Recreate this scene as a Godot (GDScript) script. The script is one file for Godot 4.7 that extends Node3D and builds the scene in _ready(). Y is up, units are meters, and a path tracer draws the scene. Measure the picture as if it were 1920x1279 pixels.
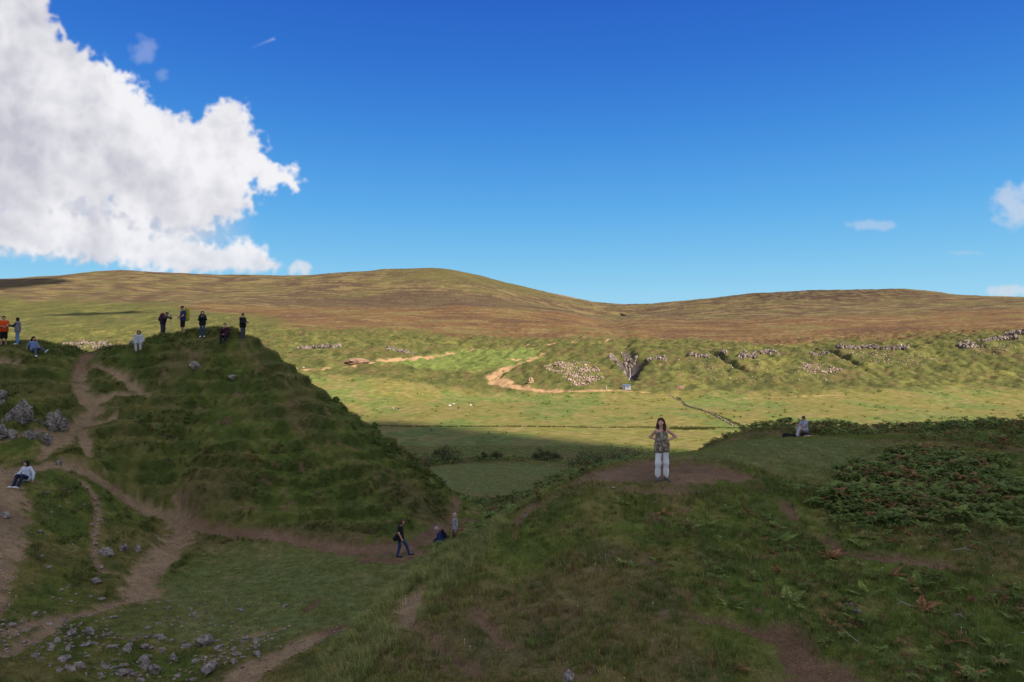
extends Node3D
# A glen of grassy knolls under a passing cloud, moorland hills in the sun behind.
# Camera at (0, 26, 0) looking north (-z); the valley floor lies near y = 1.

const EYE := 26.0
const EXPOSURE := 2.0
const SUN := Vector3(0.62, 0.58, 0.53)      # towards the sun

var rng := RandomNumberGenerator.new()
var soft := FastNoiseLite.new()      # long swells
var lump := FastNoiseLite.new()      # metres
var fine := FastNoiseLite.new()      # hand widths
var patch := FastNoiseLite.new()     # plant patches
var cell := FastNoiseLite.new()

func _ready() -> void:
	set_up_noise()
	camera_and_light()
	print("sky ", Time.get_ticks_msec())
	make_materials()
	land()
	print("land ", Time.get_ticks_msec())
	clouds()
	far_things()
	print("far ", Time.get_ticks_msec())
	rocks()
	print("rocks ", Time.get_ticks_msec())
	plants()
	print("plants ", Time.get_ticks_msec())
	people()
	print("people ", Time.get_ticks_msec())

func set_up_noise() -> void:
	rng.seed = 71
	for n in [[soft, 11, 0.02, 3], [lump, 23, 0.35, 3], [fine, 31, 1.9, 3], [patch, 47, 0.12, 4]]:
		n[0].noise_type = FastNoiseLite.TYPE_SIMPLEX_SMOOTH
		n[0].seed = n[1]
		n[0].frequency = n[2]
		n[0].fractal_type = FastNoiseLite.FRACTAL_FBM
		n[0].fractal_octaves = n[3]
	cell.noise_type = FastNoiseLite.TYPE_CELLULAR
	cell.cellular_return_type = FastNoiseLite.RETURN_DISTANCE
	cell.seed = 5
	cell.frequency = 1.0

func camera_and_light() -> void:
	var cam := Camera3D.new()
	cam.name = "camera"
	cam.position = Vector3(0, EYE, 0)
	cam.fov = rad_to_deg(2.0 * atan(639.5 / 1321.0))
	cam.near = 0.3
	cam.far = 6000.0
	cam.current = true
	add_child(cam)
	var sun := DirectionalLight3D.new()
	sun.name = "sun"
	sun.light_energy = 1.6
	sun.light_color = Color(1.0, 0.945, 0.86)
	sun.light_angular_distance = 0.55
	sun.shadow_enabled = true
	sun.directional_shadow_max_distance = 3000.0
	add_child(sun)
	sun.look_at_from_position(SUN * 100.0, Vector3.ZERO)
	var env := Environment.new()
	env.background_mode = Environment.BG_SKY
	env.sky = Sky.new()
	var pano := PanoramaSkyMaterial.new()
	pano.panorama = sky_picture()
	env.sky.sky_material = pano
	env.tonemap_mode = Environment.TONE_MAPPER_LINEAR
	env.tonemap_exposure = EXPOSURE
	env.sdfgi_enabled = true
	env.ssao_enabled = true
	env.ssil_enabled = true
	var we := WorldEnvironment.new()
	we.name = "environment"
	we.environment = env
	add_child(we)

# ---------------------------------------------------------------- the sky: air and clouds only
const SKY_STOPS := [[0.0, 166, 217, 240], [3.4, 154, 211, 240], [6.0, 130, 197, 238], [10.3, 96, 173, 234], [16.4, 66, 140, 221], [21.0, 52, 118, 210], [26.0, 43, 101, 198], [40.0, 36, 84, 180], [90.0, 28, 68, 155]]
# outlines of the cumulus in the west-north-west, as (x/-z, y/-z) * 1321
const CLOUD_A := [-1260, 840, -900, 840, -872, 655, -862, 612, -812, 552, -756, 528, -706, 489, -670, 436, -625, 424, -608, 436, -588, 420, -566, 434, -540, 454, -508, 450, -490, 424, -478, 390, -455, 354, -436, 334, -412, 330, -377, 289, -420, 286, -480, 287, -488, 272, -470, 252, -512, 224, -560, 204, -630, 200, -700, 214, -760, 246, -840, 254, -900, 236, -1260, 220]
const CLOUD_B := [-1260, 262, -900, 262, -830, 250, -740, 236, -660, 210, -560, 188, -490, 192, -462, 178, -455, 160, -427, 150, -440, 132, -520, 124, -630, 124, -720, 132, -830, 148, -960, 162, -1260, 170]
var puff := FastNoiseLite.new()
var round_ := FastNoiseLite.new()

func polygon_depth(poly: PackedVector2Array, p: Vector2) -> float:
	# distance to the outline, positive inside
	var best := 1e9
	var inside := false
	var n := poly.size()
	var b := poly[n - 1]
	for i in n:
		var a := poly[i]
		var e := b - a
		var w := p - a
		var t := clampf(w.dot(e) / e.length_squared(), 0.0, 1.0)
		best = minf(best, (w - e * t).length_squared())
		if (a.y > p.y) != (b.y > p.y) and p.x < (b.x - a.x) * (p.y - a.y) / (b.y - a.y) + a.x:
			inside = not inside
		b = a
	return sqrt(best) if inside else -sqrt(best)

func air(el: float) -> Color:
	var e := clampf(rad_to_deg(el), 0.0, 90.0)
	for i in SKY_STOPS.size() - 1:
		var a: Array = SKY_STOPS[i]
		var b: Array = SKY_STOPS[i + 1]
		if e <= b[0]:
			var t: float = (e - a[0]) / (b[0] - a[0])
			return Color(lerpf(a[1], b[1], t) / 255.0, lerpf(a[2], b[2], t) / 255.0, lerpf(a[3], b[3], t) / 255.0).srgb_to_linear()
	return Color(0.01, 0.06, 0.33)

func billow(x: float, y: float) -> float:
	return puff.get_noise_2d(x, y)

func sky_picture() -> ImageTexture:
	puff.noise_type = FastNoiseLite.TYPE_SIMPLEX_SMOOTH
	puff.seed = 9
	puff.frequency = 0.011
	puff.fractal_type = FastNoiseLite.FRACTAL_FBM
	puff.fractal_octaves = 6
	puff.fractal_gain = 0.52
	round_.noise_type = FastNoiseLite.TYPE_SIMPLEX_SMOOTH
	round_.seed = 29
	round_.frequency = 0.0052
	round_.fractal_octaves = 5
	round_.fractal_gain = 0.45
	var tall := FastNoiseLite.new()
	tall.noise_type = FastNoiseLite.TYPE_SIMPLEX_SMOOTH
	tall.seed = 3
	tall.frequency = 0.9
	tall.fractal_octaves = 5
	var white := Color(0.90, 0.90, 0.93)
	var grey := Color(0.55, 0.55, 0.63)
	var w := 1024
	var im := Image.create(w, w / 2, false, Image.FORMAT_RGBAF)
	for j in w / 2:
		var el := (0.5 - (j + 0.5) / (w / 2.0)) * PI
		var base := air(el)
		if el < 0.0:
			im.fill_rect(Rect2i(0, j, w, 1), Color(0.10, 0.105, 0.06))
			continue
		for i in w:
			var az := ((i + 0.5) / w - 0.5) * TAU
			var c := base
			# unseen cumulus all round, thickened and brightened to lift the shaded foreground
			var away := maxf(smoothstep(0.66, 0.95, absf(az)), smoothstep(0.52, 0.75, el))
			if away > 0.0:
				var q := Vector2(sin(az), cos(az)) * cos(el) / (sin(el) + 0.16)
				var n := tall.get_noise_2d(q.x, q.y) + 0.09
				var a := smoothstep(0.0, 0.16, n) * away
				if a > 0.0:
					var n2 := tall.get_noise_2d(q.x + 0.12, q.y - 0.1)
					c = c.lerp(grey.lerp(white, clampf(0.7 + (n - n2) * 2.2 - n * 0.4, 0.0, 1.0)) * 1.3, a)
			im.set_pixel(i, j, c)
	var W := 4096
	im.resize(W, W / 2, Image.INTERPOLATE_CUBIC)
	var pa := PackedVector2Array()
	var pb := PackedVector2Array()
	for i in CLOUD_A.size() / 2:
		pa.append(Vector2(CLOUD_A[2 * i], CLOUD_A[2 * i + 1]))
	for i in CLOUD_B.size() / 2:
		pb.append(Vector2(CLOUD_B[2 * i], CLOUD_B[2 * i + 1]))
	var small := [[-398, 136, 20, 15, 0.75, 1.0], [956, 256, 52, 40, 0.55, 0.8], [680, 217, 52, 9, 0.33, 0.75], [938, 93, 46, 13, 0.6, 0.75], [-690, 548, 24, 26, 0.2, 1.0], [-655, 500, 12, 12, 0.15, 1.0], [850, 165, 30, 4, 0.18, 0.6]]
	var a0 := Vector2(-486, 551)
	var a1 := Vector2(-446, 567)
	for j in range(int((0.5 - 0.64 / PI) * W / 2), W / 4):
		var el := (0.5 - (j + 0.5) / (W / 2.0)) * PI
		var base := air(el)
		for i in range(int((0.5 - 0.72 / TAU) * W), int((0.5 + 0.72 / TAU) * W)):
			var az := ((i + 0.5) / W - 0.5) * TAU
			var p := Vector2(tan(az), tan(el) / cos(az)) * 1321.0
			var c := base
			var a := 0.0
			var tone := 0.0
			if p.x < -330.0:
				var n := billow(p.x, p.y)
				var nf := puff.get_noise_2d(p.x * 3.1 + 500.0, p.y * 3.1)
				var s0 := round_.get_noise_2d(p.x, p.y)
				var slope := s0 - round_.get_noise_2d(p.x + 16.0, p.y + 14.0)
				var broad := s0 - round_.get_noise_2d(p.x + 60.0, p.y + 45.0)
				# cauliflower heads: rounded bulges with sharp creases between them
				var bulge := 0.34 - absf(round_.get_noise_2d(p.x * 3.2 + 80.0, p.y * 3.2)) * 1.6
				var knob := 0.34 - absf(round_.get_noise_2d(p.x * 8.0, p.y * 8.0 + 60.0)) * 1.6
				var da := polygon_depth(pa, p) + bulge * 26.0 + knob * 8.0 + n * 12.0 + nf * 4.0
				var db := polygon_depth(pb, p) + bulge * 16.0 + knob * 8.0 + n * 10.0 + nf * 4.0
				if da > -8.0 or db > -8.0:
					var ra := smoothstep(-6.0, 16.0, da)
					var rb := smoothstep(-4.0, 18.0, db)
					# sunlit towards the upper right, greyer deep inside and along the flat bases
					var lit := 0.47 + s0 * 0.12 + slope * 0.5 + broad * 0.28 + bulge * 0.26 + knob * 0.07
					var ta := lit + 0.44 * smoothstep(-860.0, -500.0, p.x + p.y * 0.15) + 0.18 * smoothstep(420.0, 620.0, p.y) - 0.0013 * clampf(da, 0.0, 150.0) * (1.0 - smoothstep(-620.0, -480.0, p.x)) - 0.20 * (1.0 - smoothstep(200.0, 265.0, p.y)) 
					var tb := lit + 0.2 + 0.2 * smoothstep(-560.0, -470.0, p.x) - 0.25 * (1.0 - smoothstep(125.0, 165.0, p.y))
					tone = lerpf(ta, tb, rb * (1.0 - ra * 0.6))
					a = maxf(ra, rb * 0.95)
				# thin veil in the gap between the two
				var veil := smoothstep(90.0, 20.0, absf(p.y - 235.0)) * smoothstep(-470.0, -640.0, p.x) * clampf(1.08 + n * 0.6, 0.0, 1.0)
				c = c.lerp(grey.lerp(white, clampf(0.34 + n * 0.3 + bulge * 0.2, 0.0, 1.0)), veil * 0.96)
			for s in small:
				var q := Vector2((p.x - s[0]) / s[2], (p.y - s[1]) / s[3])
				var r := q.length_squared()
				if r < 4.0:
					var nn: float = puff.get_noise_2d(p.x * 2.2, p.y * 2.2 + 90.0)
					var k: float = smoothstep(1.5, 0.0, r + nn * 1.4) * s[4]
					if k > a:
						a = k
						tone = s[5] * (0.72 + nn * 0.3)
			if a > 0.0:
				c = c.lerp(grey.lerp(white, clampf(tone, 0.0, 1.0)), a)
			if p.x > -495.0 and p.x < -440.0 and p.y > 540.0 and p.y < 575.0:
				var e := a1 - a0
				var t := clampf((p - a0).dot(e) / e.length_squared(), 0.0, 1.0)
				var d := (p - a0 - e * t).length()
				c = c.lerp(white, smoothstep(2.6, 0.4, d) * (0.05 + 0.28 * t * t))
			im.set_pixel(i, j, c)
	# stored as what the lens sees before the exposure
	im.adjust_bcs(1.0 / EXPOSURE, 1.0, 1.0)
	# a panorama's seam lies to the north
	var turned := Image.create(W, W / 2, false, Image.FORMAT_RGBAF)
	turned.blit_rect(im, Rect2i(W / 2, 0, W / 2, W / 2), Vector2i.ZERO)
	turned.blit_rect(im, Rect2i(0, 0, W / 2, W / 2), Vector2i(W / 2, 0))
	return ImageTexture.create_from_image(turned)

# ---------------------------------------------------------------- small helpers
func tag(o: Node, label: String, category: String, group := "") -> void:
	o.set_meta("label", label)
	o.set_meta("category", category)
	if group:
		o.set_meta("group", group)

var taken := {}
func numbered(called: String) -> String:
	var n: int = taken.get(called, 0)
	taken[called] = n + 1
	return called if n == 0 else "%s_%03d" % [called, n]

func put(called: String, mesh: Mesh, mat: Material, at := Vector3.ZERO, parent: Node = self) -> MeshInstance3D:
	var o := MeshInstance3D.new()
	o.name = numbered(called) if parent == self else called
	o.mesh = mesh
	if mat:
		o.material_override = mat
	o.position = at
	parent.add_child(o, true)
	return o

func thing(called: String, at: Vector3, turn: float, label: String, category: String, group := "") -> Node3D:
	var o := Node3D.new()
	o.name = numbered(called)
	o.position = at
	o.rotation.y = turn
	tag(o, label, category, group)
	add_child(o, true)
	return o

func many(called: String, mesh: Mesh, mat: Material, where: Array, colors: Array, label: String, category: String) -> MultiMeshInstance3D:
	var m := MultiMesh.new()
	m.transform_format = MultiMesh.TRANSFORM_3D
	m.use_colors = true
	m.mesh = mesh
	m.instance_count = where.size()
	for i in where.size():
		m.set_instance_transform(i, where[i])
		m.set_instance_color(i, colors[i])
	var o := MultiMeshInstance3D.new()
	o.name = numbered(called)
	o.multimesh = m
	o.material_override = mat
	add_child(o, true)
	tag(o, label, category)
	o.set_meta("kind", "stuff")
	return o

func lin(r: float, g: float, b: float) -> Color:
	return Color(r, g, b).linear_to_srgb()

func matte(color: Color, rough := 0.9) -> StandardMaterial3D:
	var m := StandardMaterial3D.new()
	m.albedo_color = color
	m.roughness = rough
	m.metallic_specular = 0.3
	return m

func noise_texture(freq: float, seed_: int, lo: Color, hi: Color, octaves := 5, size := 512, kind := FastNoiseLite.TYPE_SIMPLEX_SMOOTH) -> NoiseTexture2D:
	var n := FastNoiseLite.new()
	n.noise_type = kind
	n.seed = seed_
	n.frequency = freq
	n.fractal_octaves = octaves
	n.fractal_gain = 0.62
	var t := NoiseTexture2D.new()
	t.width = size
	t.height = size
	t.seamless = true
	t.normalize = true
	t.noise = n
	var g := Gradient.new()
	g.offsets = PackedFloat32Array([0.15, 0.85])
	g.colors = PackedColorArray([lo, hi])
	t.color_ramp = g
	return t

var M := {}
func make_materials() -> void:
	var grain := noise_texture(0.03, 4, lin(0.34, 0.35, 0.32), lin(1.0, 1.0, 1.0), 6, 1024)
	var grain2 := noise_texture(0.018, 14, lin(0.68, 0.67, 0.68), Color.WHITE, 6, 1024)
	var grain3 := noise_texture(0.03, 34, lin(0.66, 0.66, 0.64), Color.WHITE, 6, 1024)
	var relief := noise_texture(0.04, 8, Color.BLACK, Color.WHITE, 5, 512)
	for k in [["ground", 0.55, 0.13, 0.5], ["far_ground", 0.06, 0.011, 4.0]]:
		var m := matte(Color.WHITE, 0.95)
		m.metallic_specular = 0.12
		m.vertex_color_use_as_albedo = true
		m.albedo_texture = grain if k[0] == "ground" else grain3
		m.uv1_triplanar = true
		m.uv1_world_triplanar = true
		m.uv1_scale = Vector3.ONE * k[1]
		m.detail_enabled = true
		m.detail_albedo = grain2
		m.detail_blend_mode = BaseMaterial3D.BLEND_MODE_MUL
		m.detail_uv_layer = BaseMaterial3D.DETAIL_UV_2
		m.uv2_triplanar = true
		m.uv2_world_triplanar = true
		m.uv2_scale = Vector3.ONE * k[2]
		m.heightmap_enabled = true
		m.heightmap_texture = relief
		m.heightmap_scale = k[3]
		M[k[0]] = m
	var r := matte(Color.WHITE, 0.92)
	r.vertex_color_use_as_albedo = true
	r.albedo_texture = noise_texture(0.016, 21, lin(0.50, 0.47, 0.44), Color.WHITE, 5, 512)
	r.uv1_triplanar = true
	r.uv1_world_triplanar = true
	r.uv1_scale = Vector3.ONE * 0.6
	r.heightmap_enabled = true
	r.heightmap_texture = noise_texture(0.03, 22, Color.BLACK, Color.WHITE, 6, 512)
	r.heightmap_scale = 3.0
	M.rock = r
	var fr: StandardMaterial3D = r.duplicate()
	fr.uv1_scale = Vector3.ONE * 0.12
	fr.heightmap_scale = 30.0
	M.far_rock = fr
	var leaf := matte(Color.WHITE, 0.7)
	leaf.vertex_color_use_as_albedo = true
	leaf.metallic_specular = 0.12
	leaf.backlight_enabled = true
	leaf.backlight = Color(0.45, 0.45, 0.4)
	leaf.cull_mode = BaseMaterial3D.CULL_DISABLED
	M.leaf = leaf
	M.cloud = matte(lin(0.9, 0.9, 0.91), 1.0)

# the lie of the land: x, z and weight of each spline point, close by and far off
const NEAR_POINTS := [
	4.13323, -19.5, 3.75491, 2.11961, -20, 0.169542, 6.66162, -20, 14.0153, 1.29447, -19, -2.52662, 0.560182, -18.5, 23.7936, 3.23618, -22.5, 4.34286,
	5.10977, -25, 8.82788, 8.91749, -31, 7.04395, 12.9826, -35, 0.618549, 15.6775, -38, -6.04973, 17.4413, -36, 0.9177, 11.7638, -42, 13.4541,
	14.6556, -44, 7.44411, 18.0545, -45, 4.76696, 19.3793, -40, -6.06762, 23.9213, -40, 0.552926, 28.4633, -40, 2.05961, 15.1249, -27, -0.947962,
	11.6276, -24, -4.26387, 16.8433, -25, 0.328809, 8.38002, -20.5, -13.8036, 7.15367, -17.5, -17.037, 9.52309, -17, 10.3234, 11.8395, -17, 2.88463,
	3.7517, -17.7, -6.74403, 3.2218, -15.2, 4.96497, 2.75549, -13, 8.51806, 2.33157, -11, 0.408229, 5.92733, -14.5, -2.44683, 4.57835, -11.2, -5.54151,
	8.67146, -14.5, 2.20314, 6.69796, -11.2, 1.44947, 10.5375, -14.5, -4.80083, 8.13929, -11.2, 0.689228, 0.514762, -17, -42.1421, 0.439061, -14.5, -9.98408,
	0.333081, -11, 10.0876, -1.24073, -14.9, -62.6032, -1.12415, -13.5, -41.5278, -0.940954, -11.3, -47.9649, -0.264951, -17.5, 28.1657, -0.981075, -16.2, 24.8148,
	-1.56851, -14.8, 63.8156, -2.01363, -13.3, 41.5746, -2.36185, -12, 15.5096, -2.49357, -10.8, 38.9457, -5.405, -34, 11.1874, -8.33081, -35.5, -26.6808,
	-6.81302, -25, 19.3247, -9.84481, -25.5, -5.92052, -11.5821, -30, 7.07999, -8.25738, -30.3, 4.60532, -8.6866, -22.5, -0.694364, -6.75246, -22.3, 8.49363,
	-11.7411, -23.5, -1.26342, -12.8766, -21, -3.19811, -14.1711, -19.5, 6.73651, -15.9879, -22, 3.16427, -15.6245, -24, -4.75656, -15.0492, -28, -6.79231,
	-15.2612, -32, 1.41936, -17.131, -36.5, -14.6229, -15.2612, -36, -36.091, -12.3618, -35.5, -2.88295, -18.5428, -34.5, 20.6758, -17.2597, -30, 6.24635,
	-19.3944, -30.5, 0.476974, -22.0439, -32, 23.2455, -20.0984, -29.5, -69.4963, -21.0749, -29, 63.0238, -18.8948, -26, 38.5211, -17.9523, -25.5, -20.8963,
	-22.7858, -35, 0.463645, -21.2566, -36, 35.975, -19.894, -36.5, -26.611, -18.486, -37, -60.3884, -25.0719, -34.5, -11.732, -23.3005, -38, -27.9003,
	-23.9213, -40, -5.24839, -25.7684, -37, 28.9958, -28.7055, -39.5, 6.48549, -26.3664, -40.5, 4.27322, -26.0598, -42.5, -59.7759, -26.7808, -44.5, -25.0351,
	-27.6684, -42.5, 46.7087, -30.5223, -42, 12.7108, -35.2914, -42, 18.2706, -31.9304, -38, -36.6369, -25.2082, -30, -16.9769, -20.1665, -24, -15.4983,
	-15.545, -18.5, 9.1941, -25.1514, -44.3, 26.0396, -23.3157, -44, 33.6768, -22.7328, -45.5, -10.511, -21.4156, -46, 7.98424, -19.8486, -46, -4.64576,
	-18.4557, -46, 15.1075, -17.6616, -46.2, 25.565, -16.8963, -46.5, 2.90028, -18.6525, -44, -3.8085, -21.4837, -43, -17.5618, -22.0363, -41, 3.28513,
	-17.8047, -42, -15.124, -16.5329, -39, 44.1995, -20.6927, -38.5, 12.5705, -15.6851, -37, 36.9504, -13.6563, -44, -2.72855, -12.7252, -41, -19.1063,
	-11.6389, -37.5, 10.0944, -8.90235, -42, 8.72749, -8.26646, -39, -9.52242, -7.63058, -36, 22.7676, -5.58668, -41, 17.9566, -5.75322, -38, 2.62634,
	-4.50568, -37.2, -9.86918, -3.74338, -43, -41.484, -15.8213, -47.5, -4.33794, -13.081, -48, -0.43925, -10.0681, -47.5, 3.36313, -7.11582, -47, 12.0866,
	-4.62528, -47, 32.2801, -3.02422, -47, 8.0552, -3.78501, -50, -45.7872, -2.54353, -56, -0.219438, -2.99773, -66, 1.80175, 1.99849, -66, -8.80633,
	-4.96593, -82, 0.574479, 1.24148, -82, -0.838013, -8.44815, -93, 1.6381, 2.72521, -90, 0.212022, 3.27025, -108, 1.05335, -19.0765, -140, 0.350309,
	-6.35882, -140, -0.192153, 13.2475, -125, -0.0785537, -8.62983, -190, -0.00352028, 41.7108, -190, 0.00834387, 77.6684, -190, 0.042654, -37.3959, -190, -0.00897861,
	6.35882, -60, 6.94365, 12.7176, -70, 7.2058, -18.5, -52, -3.72109, -19, -60, 9.48674, -20, -75, 0.655091, -20, -100, -1.56705,
	-27, -52, -8.88739, -28, -65, -4.65482, -30, -90, -0.38965, -31, -50, -6.98847, -45, -50, 0.517281, -40, -70, 0.378824,
	-70, -60, -0.131598, -70, -110, 0.0186702, -12, -55, -11.3946, -10, -66, -1.0911, -6, -53, 9.10045, -1.5, -20.5, -10.9789,
	-3.2, -17, 32.2502, -3.9, -14, 11.4967, -4.2, -11.5, 4.07185, -4.2, -19.5, -30.2044, -5.5, -16, -39.7397, -6.5, -12.5, -19.3794,
	-3.5, -24, -23.4551, -1.5, -26.5, -14.0941, -0.5, -31, -13.4502, -2, -36, 5.18079, 0.2, -22.5, 22.9736, 2.5, -26, -3.00321,
	2.5, -31, 5.16291, 6, -36, -2.19533, 9.2, -45, -20.2118, 5, -48, 13.0816, 14, -55, -1.7381, 20, -55, 0.472807,
	22, -70, -4.88251, 25, -100, -1.19263, 27, -50, -4.47879, 32, -66, -0.106315, 45, -105, 0.352254, 36, -50, 1.71866,
	48, -66, 0.778003, 40, -30, 0.232746, 40, -20, 0.378224, 30, -12, -0.775399, 25, -7, 0.639341, 40, -7, -0.327884,
	62, -50, -0.53805, 62, -20, -0.0219542, 70, -90, -0.126644, 0, -7, -11.8096, 0, -3, -0.768648, 10, -5, -1.1036,
	-3.4, -7, 36.5972, -6.5, -8, -50.7466, -10, -8, 12.656, -10, -14, 3.41495, -18, -8, 0.838075, -32, -12, 0.104842,
	-34, -22, 0.4365, -50, -30, -0.919426, -50, -10, 0.693577, 0, 3, 2.91804, 20, 3, -0.354307, -15, 3, -2.52479,
	-40, 3, 0.180519,
]
const NEAR_POINTS_PLANE := [19.1828861, -0.377030259, 1.01251566]
const FAR_POINTS := [
	-362.453, -380, 0.582848, -572.294, -600, 3.3726, -810.749, -850, -8.93745, -1192.28, -1250, 7.82716, -290.689, -400, -0.329005, -450.568, -620, 1.4445,
	-624.981, -860, -6.41628, -908.403, -1250, -6.81192, -233.005, -380, -12.6382, -367.903, -600, -8.80616, -521.196, -850, -5.39299, -766.465, -1250, -22.4729,
	-681.302, -1250, 80.4705, -605.602, -1250, -31.3712, -185.995, -390, 60.7271, -295.685, -620, 4.23538, -429.22, -900, 9.49321, -123.543, -320, 12.6459,
	-158.289, -410, -15.5961, -220.061, -570, -2.30743, -316.578, -820, 15.4196, -405.375, -1050, -29.0014, -482.589, -1250, 20.5878, -73.5806, -270, -2.86594,
	-95.3823, -350, -63.454, -115.821, -425, -83.2691, -141.711, -520, -16.944, -190.765, -700, 6.49859, -215.291, -790, 7.45067, -234.368, -860, -19.3434,
	-125.587, -790, -9.98586, -136.715, -860, -7.79418, -267.07, -980, 2.25152, -340.651, -1250, 5.65053, -51.779, -285, 18.2642, -60.863, -335, 112.742,
	-70.8554, -390, 62.2919, -79.9394, -440, 128.685, -98.1075, -540, 24.2298, -130.81, -720, -12.9548, -181.681, -1000, -32.5438, -221.65, -1220, 9.45009,
	-118.092, -1200, 58.3021, -14.5344, -320, -50.4227, -16.3512, -360, -178.114, -18.6223, -410, -65.4159, -20.8933, -460, -88.9123, -25.4353, -560, -39.5025,
	-34.5193, -760, 48.9152, -38.6071, -850, 8.81114, 24.2241, -800, -29.4779, 27.2521, -900, -27.9719, -45.4201, -1000, 39.6684, -54.5042, -1200, 0.204412,
	0, -1210, -16.1789, 22.1423, -325, -29.2049, 28.1605, -372, 312.037, 27.9334, -410, 85.9326, 32.7025, -480, 66.2807, 40.8781, -600, 63.6342,
	57.9107, -850, 41.5074, 88.5693, -1300, 55.7982, 134.898, -1320, 10.9708, 41.4232, -342, 29.9629, 46.6313, -385, -201.185, 60.5602, -500, -76.5264,
	82.3618, -680, -51.0029, 121.12, -1000, -60.5508, 157.456, -1300, -64.0226, 59.9546, -330, -96.9716, 66.3134, -365, -36.6806, 72.6722, -400, 61.867,
	87.2067, -480, 31.2337, 130.81, -720, 11.9764, 203.482, -1120, -7.10114, 299.773, -1100, 19.0654, 106.586, -320, -10.5018, 119.909, -360, 35.1311,
	132.566, -398, 8.82696, 159.879, -480, -73.8815, 233.157, -700, -11.5472, 319.758, -960, 2.65111, 359.727, -1080, 19.3729, 135.92, -315, -18.0889,
	156.2, -362, 4.109, 176.048, -408, 88.407, 207.116, -480, 33.7254, 297.729, -690, 36.4922, 457.381, -1060, 6.65422, 161.923, -310, -14.4986,
	192.218, -368, -77.4564, 214.156, -410, 18.6051, 250.719, -480, -37.9386, 355.185, -680, -28.5606, 485.768, -930, -29.408, 548.448, -1050, 10.3573,
	627.933, -1050, 92.8458, 193.944, -305, 13.3211, 232.097, -365, -39.9593, 261.983, -412, 1.92667, 298.864, -470, -29.5863, 438.759, -690, -1.88988,
	654.958, -1030, -83.3169, 218.017, -300, 4.97083, 260.167, -358, -11.7971, 294.322, -405, 109.829, 334.292, -460, 28.0072, 501.438, -690, 22.6706,
	726.722, -1000, 1.07999, 292.96, -300, -20.9358, 356.435, -365, -71.6609, 410.144, -420, 47.687, 585.92, -600, -24.9781, 976.533, -1000, -0.889708,
	-11.355, -250, 40.2296, 45.4201, -250, 26.277, 102.195, -250, 19.9591, 152.612, -240, 11.1357, -48.221, -245, -53.2107, 225.284, -240, 2.23447,
	-8.62983, -190, -0.17469, 41.7108, -190, 0.983587, 77.6684, -190, 1.17492, -37.3959, -190, -0.430023, 135.201, -190, 2.70347, -19.0765, -140, 8.62748,
	-6.35882, -140, 8.96185, 13.2475, -125, -46.295, 3.27025, -108, 354.645, -60, -150, 35.54, -150, -150, -8.77089, -60, -200, -10.3063,
	-150, -230, -12.7325, -250, -300, -15.2637, -250, -150, 18.6352, 60, -130, -20.152, 150, -130, -14.4178, 250, -160, 16.521,
	70, -90, 54.5829, 45, -105, -74.0725, -70, -110, 20.566, -30, -110, -94.1578, 0, -108, -225.145, -1700, -1500, -1.68071,
	-600, -1500, -24.2781, -200, -1450, -25.9811, 100, -1600, 3.01995, 300, -1450, -10.89, 700, -1350, -6.54119, 1300, -1300, -0.977054,
	-900, -1500, 2.72795, 900, -700, 15.5018, -900, -700, -0.907025, 500, -420, -17.9112, -600, -400, 3.96895, -500, -150, -5.22601,
	500, -150, -0.259229,
]
const FAR_POINTS_PLANE := [169.866205, -0.026979221, 10.8335322]
# ---------------------------------------------------------------- the land
const NEAR_STEP := 1.0
const NEAR_X := -86.0
const NEAR_Z := -150.0
const NEAR_W := 173
const NEAR_H := 158
const FAR_STEP := 14.0
const FAR_X := -1400.0
const FAR_Z := -1720.0
const FAR_W := 216
const FAR_H := 126
var near_grid := PackedFloat32Array()
var far_grid := PackedFloat32Array()

func spline_grid(points: Array, plane: Array, scale_: float, x0: float, z0: float, step: float, w: int, h: int) -> PackedFloat32Array:
	var n := points.size() / 3
	var px := PackedFloat64Array()
	var pz := PackedFloat64Array()
	var pw := PackedFloat64Array()
	for i in n:
		px.append(points[3 * i] / scale_)
		pz.append(points[3 * i + 1] / scale_)
		pw.append(points[3 * i + 2] * 0.5)
	var out := PackedFloat32Array()
	out.resize(w * h)
	for j in h:
		var z := (z0 + j * step) / scale_
		for i in w:
			var x := (x0 + i * step) / scale_
			var s: float = plane[0] + plane[1] * x + plane[2] * z
			for k in n:
				var dx := x - px[k]
				var dz := z - pz[k]
				var r := dx * dx + dz * dz + 1e-9
				s += pw[k] * r * log(r)
			out[j * w + i] = s
	return out

func catmull(a: float, b: float, c: float, d: float, t: float) -> float:
	return b + 0.5 * t * (c - a + t * (2.0 * a - 5.0 * b + 4.0 * c - d + t * (3.0 * (b - c) + d - a)))

func look_up(g: PackedFloat32Array, x0: float, z0: float, step: float, w: int, h: int, x: float, z: float) -> float:
	var u := (x - x0) / step
	var v := (z - z0) / step
	var i := clampi(int(floor(u)), 1, w - 3)
	var j := clampi(int(floor(v)), 1, h - 3)
	u = clampf(u - i, 0.0, 1.0)
	v = clampf(v - j, 0.0, 1.0)
	var o := (j - 1) * w + i
	var a := catmull(g[o - 1], g[o], g[o + 1], g[o + 2], u)
	o += w
	var b := catmull(g[o - 1], g[o], g[o + 1], g[o + 2], u)
	o += w
	var c := catmull(g[o - 1], g[o], g[o + 1], g[o + 2], u)
	o += w
	var d := catmull(g[o - 1], g[o], g[o + 1], g[o + 2], u)
	return catmull(a, b, c, d, v)

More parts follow.
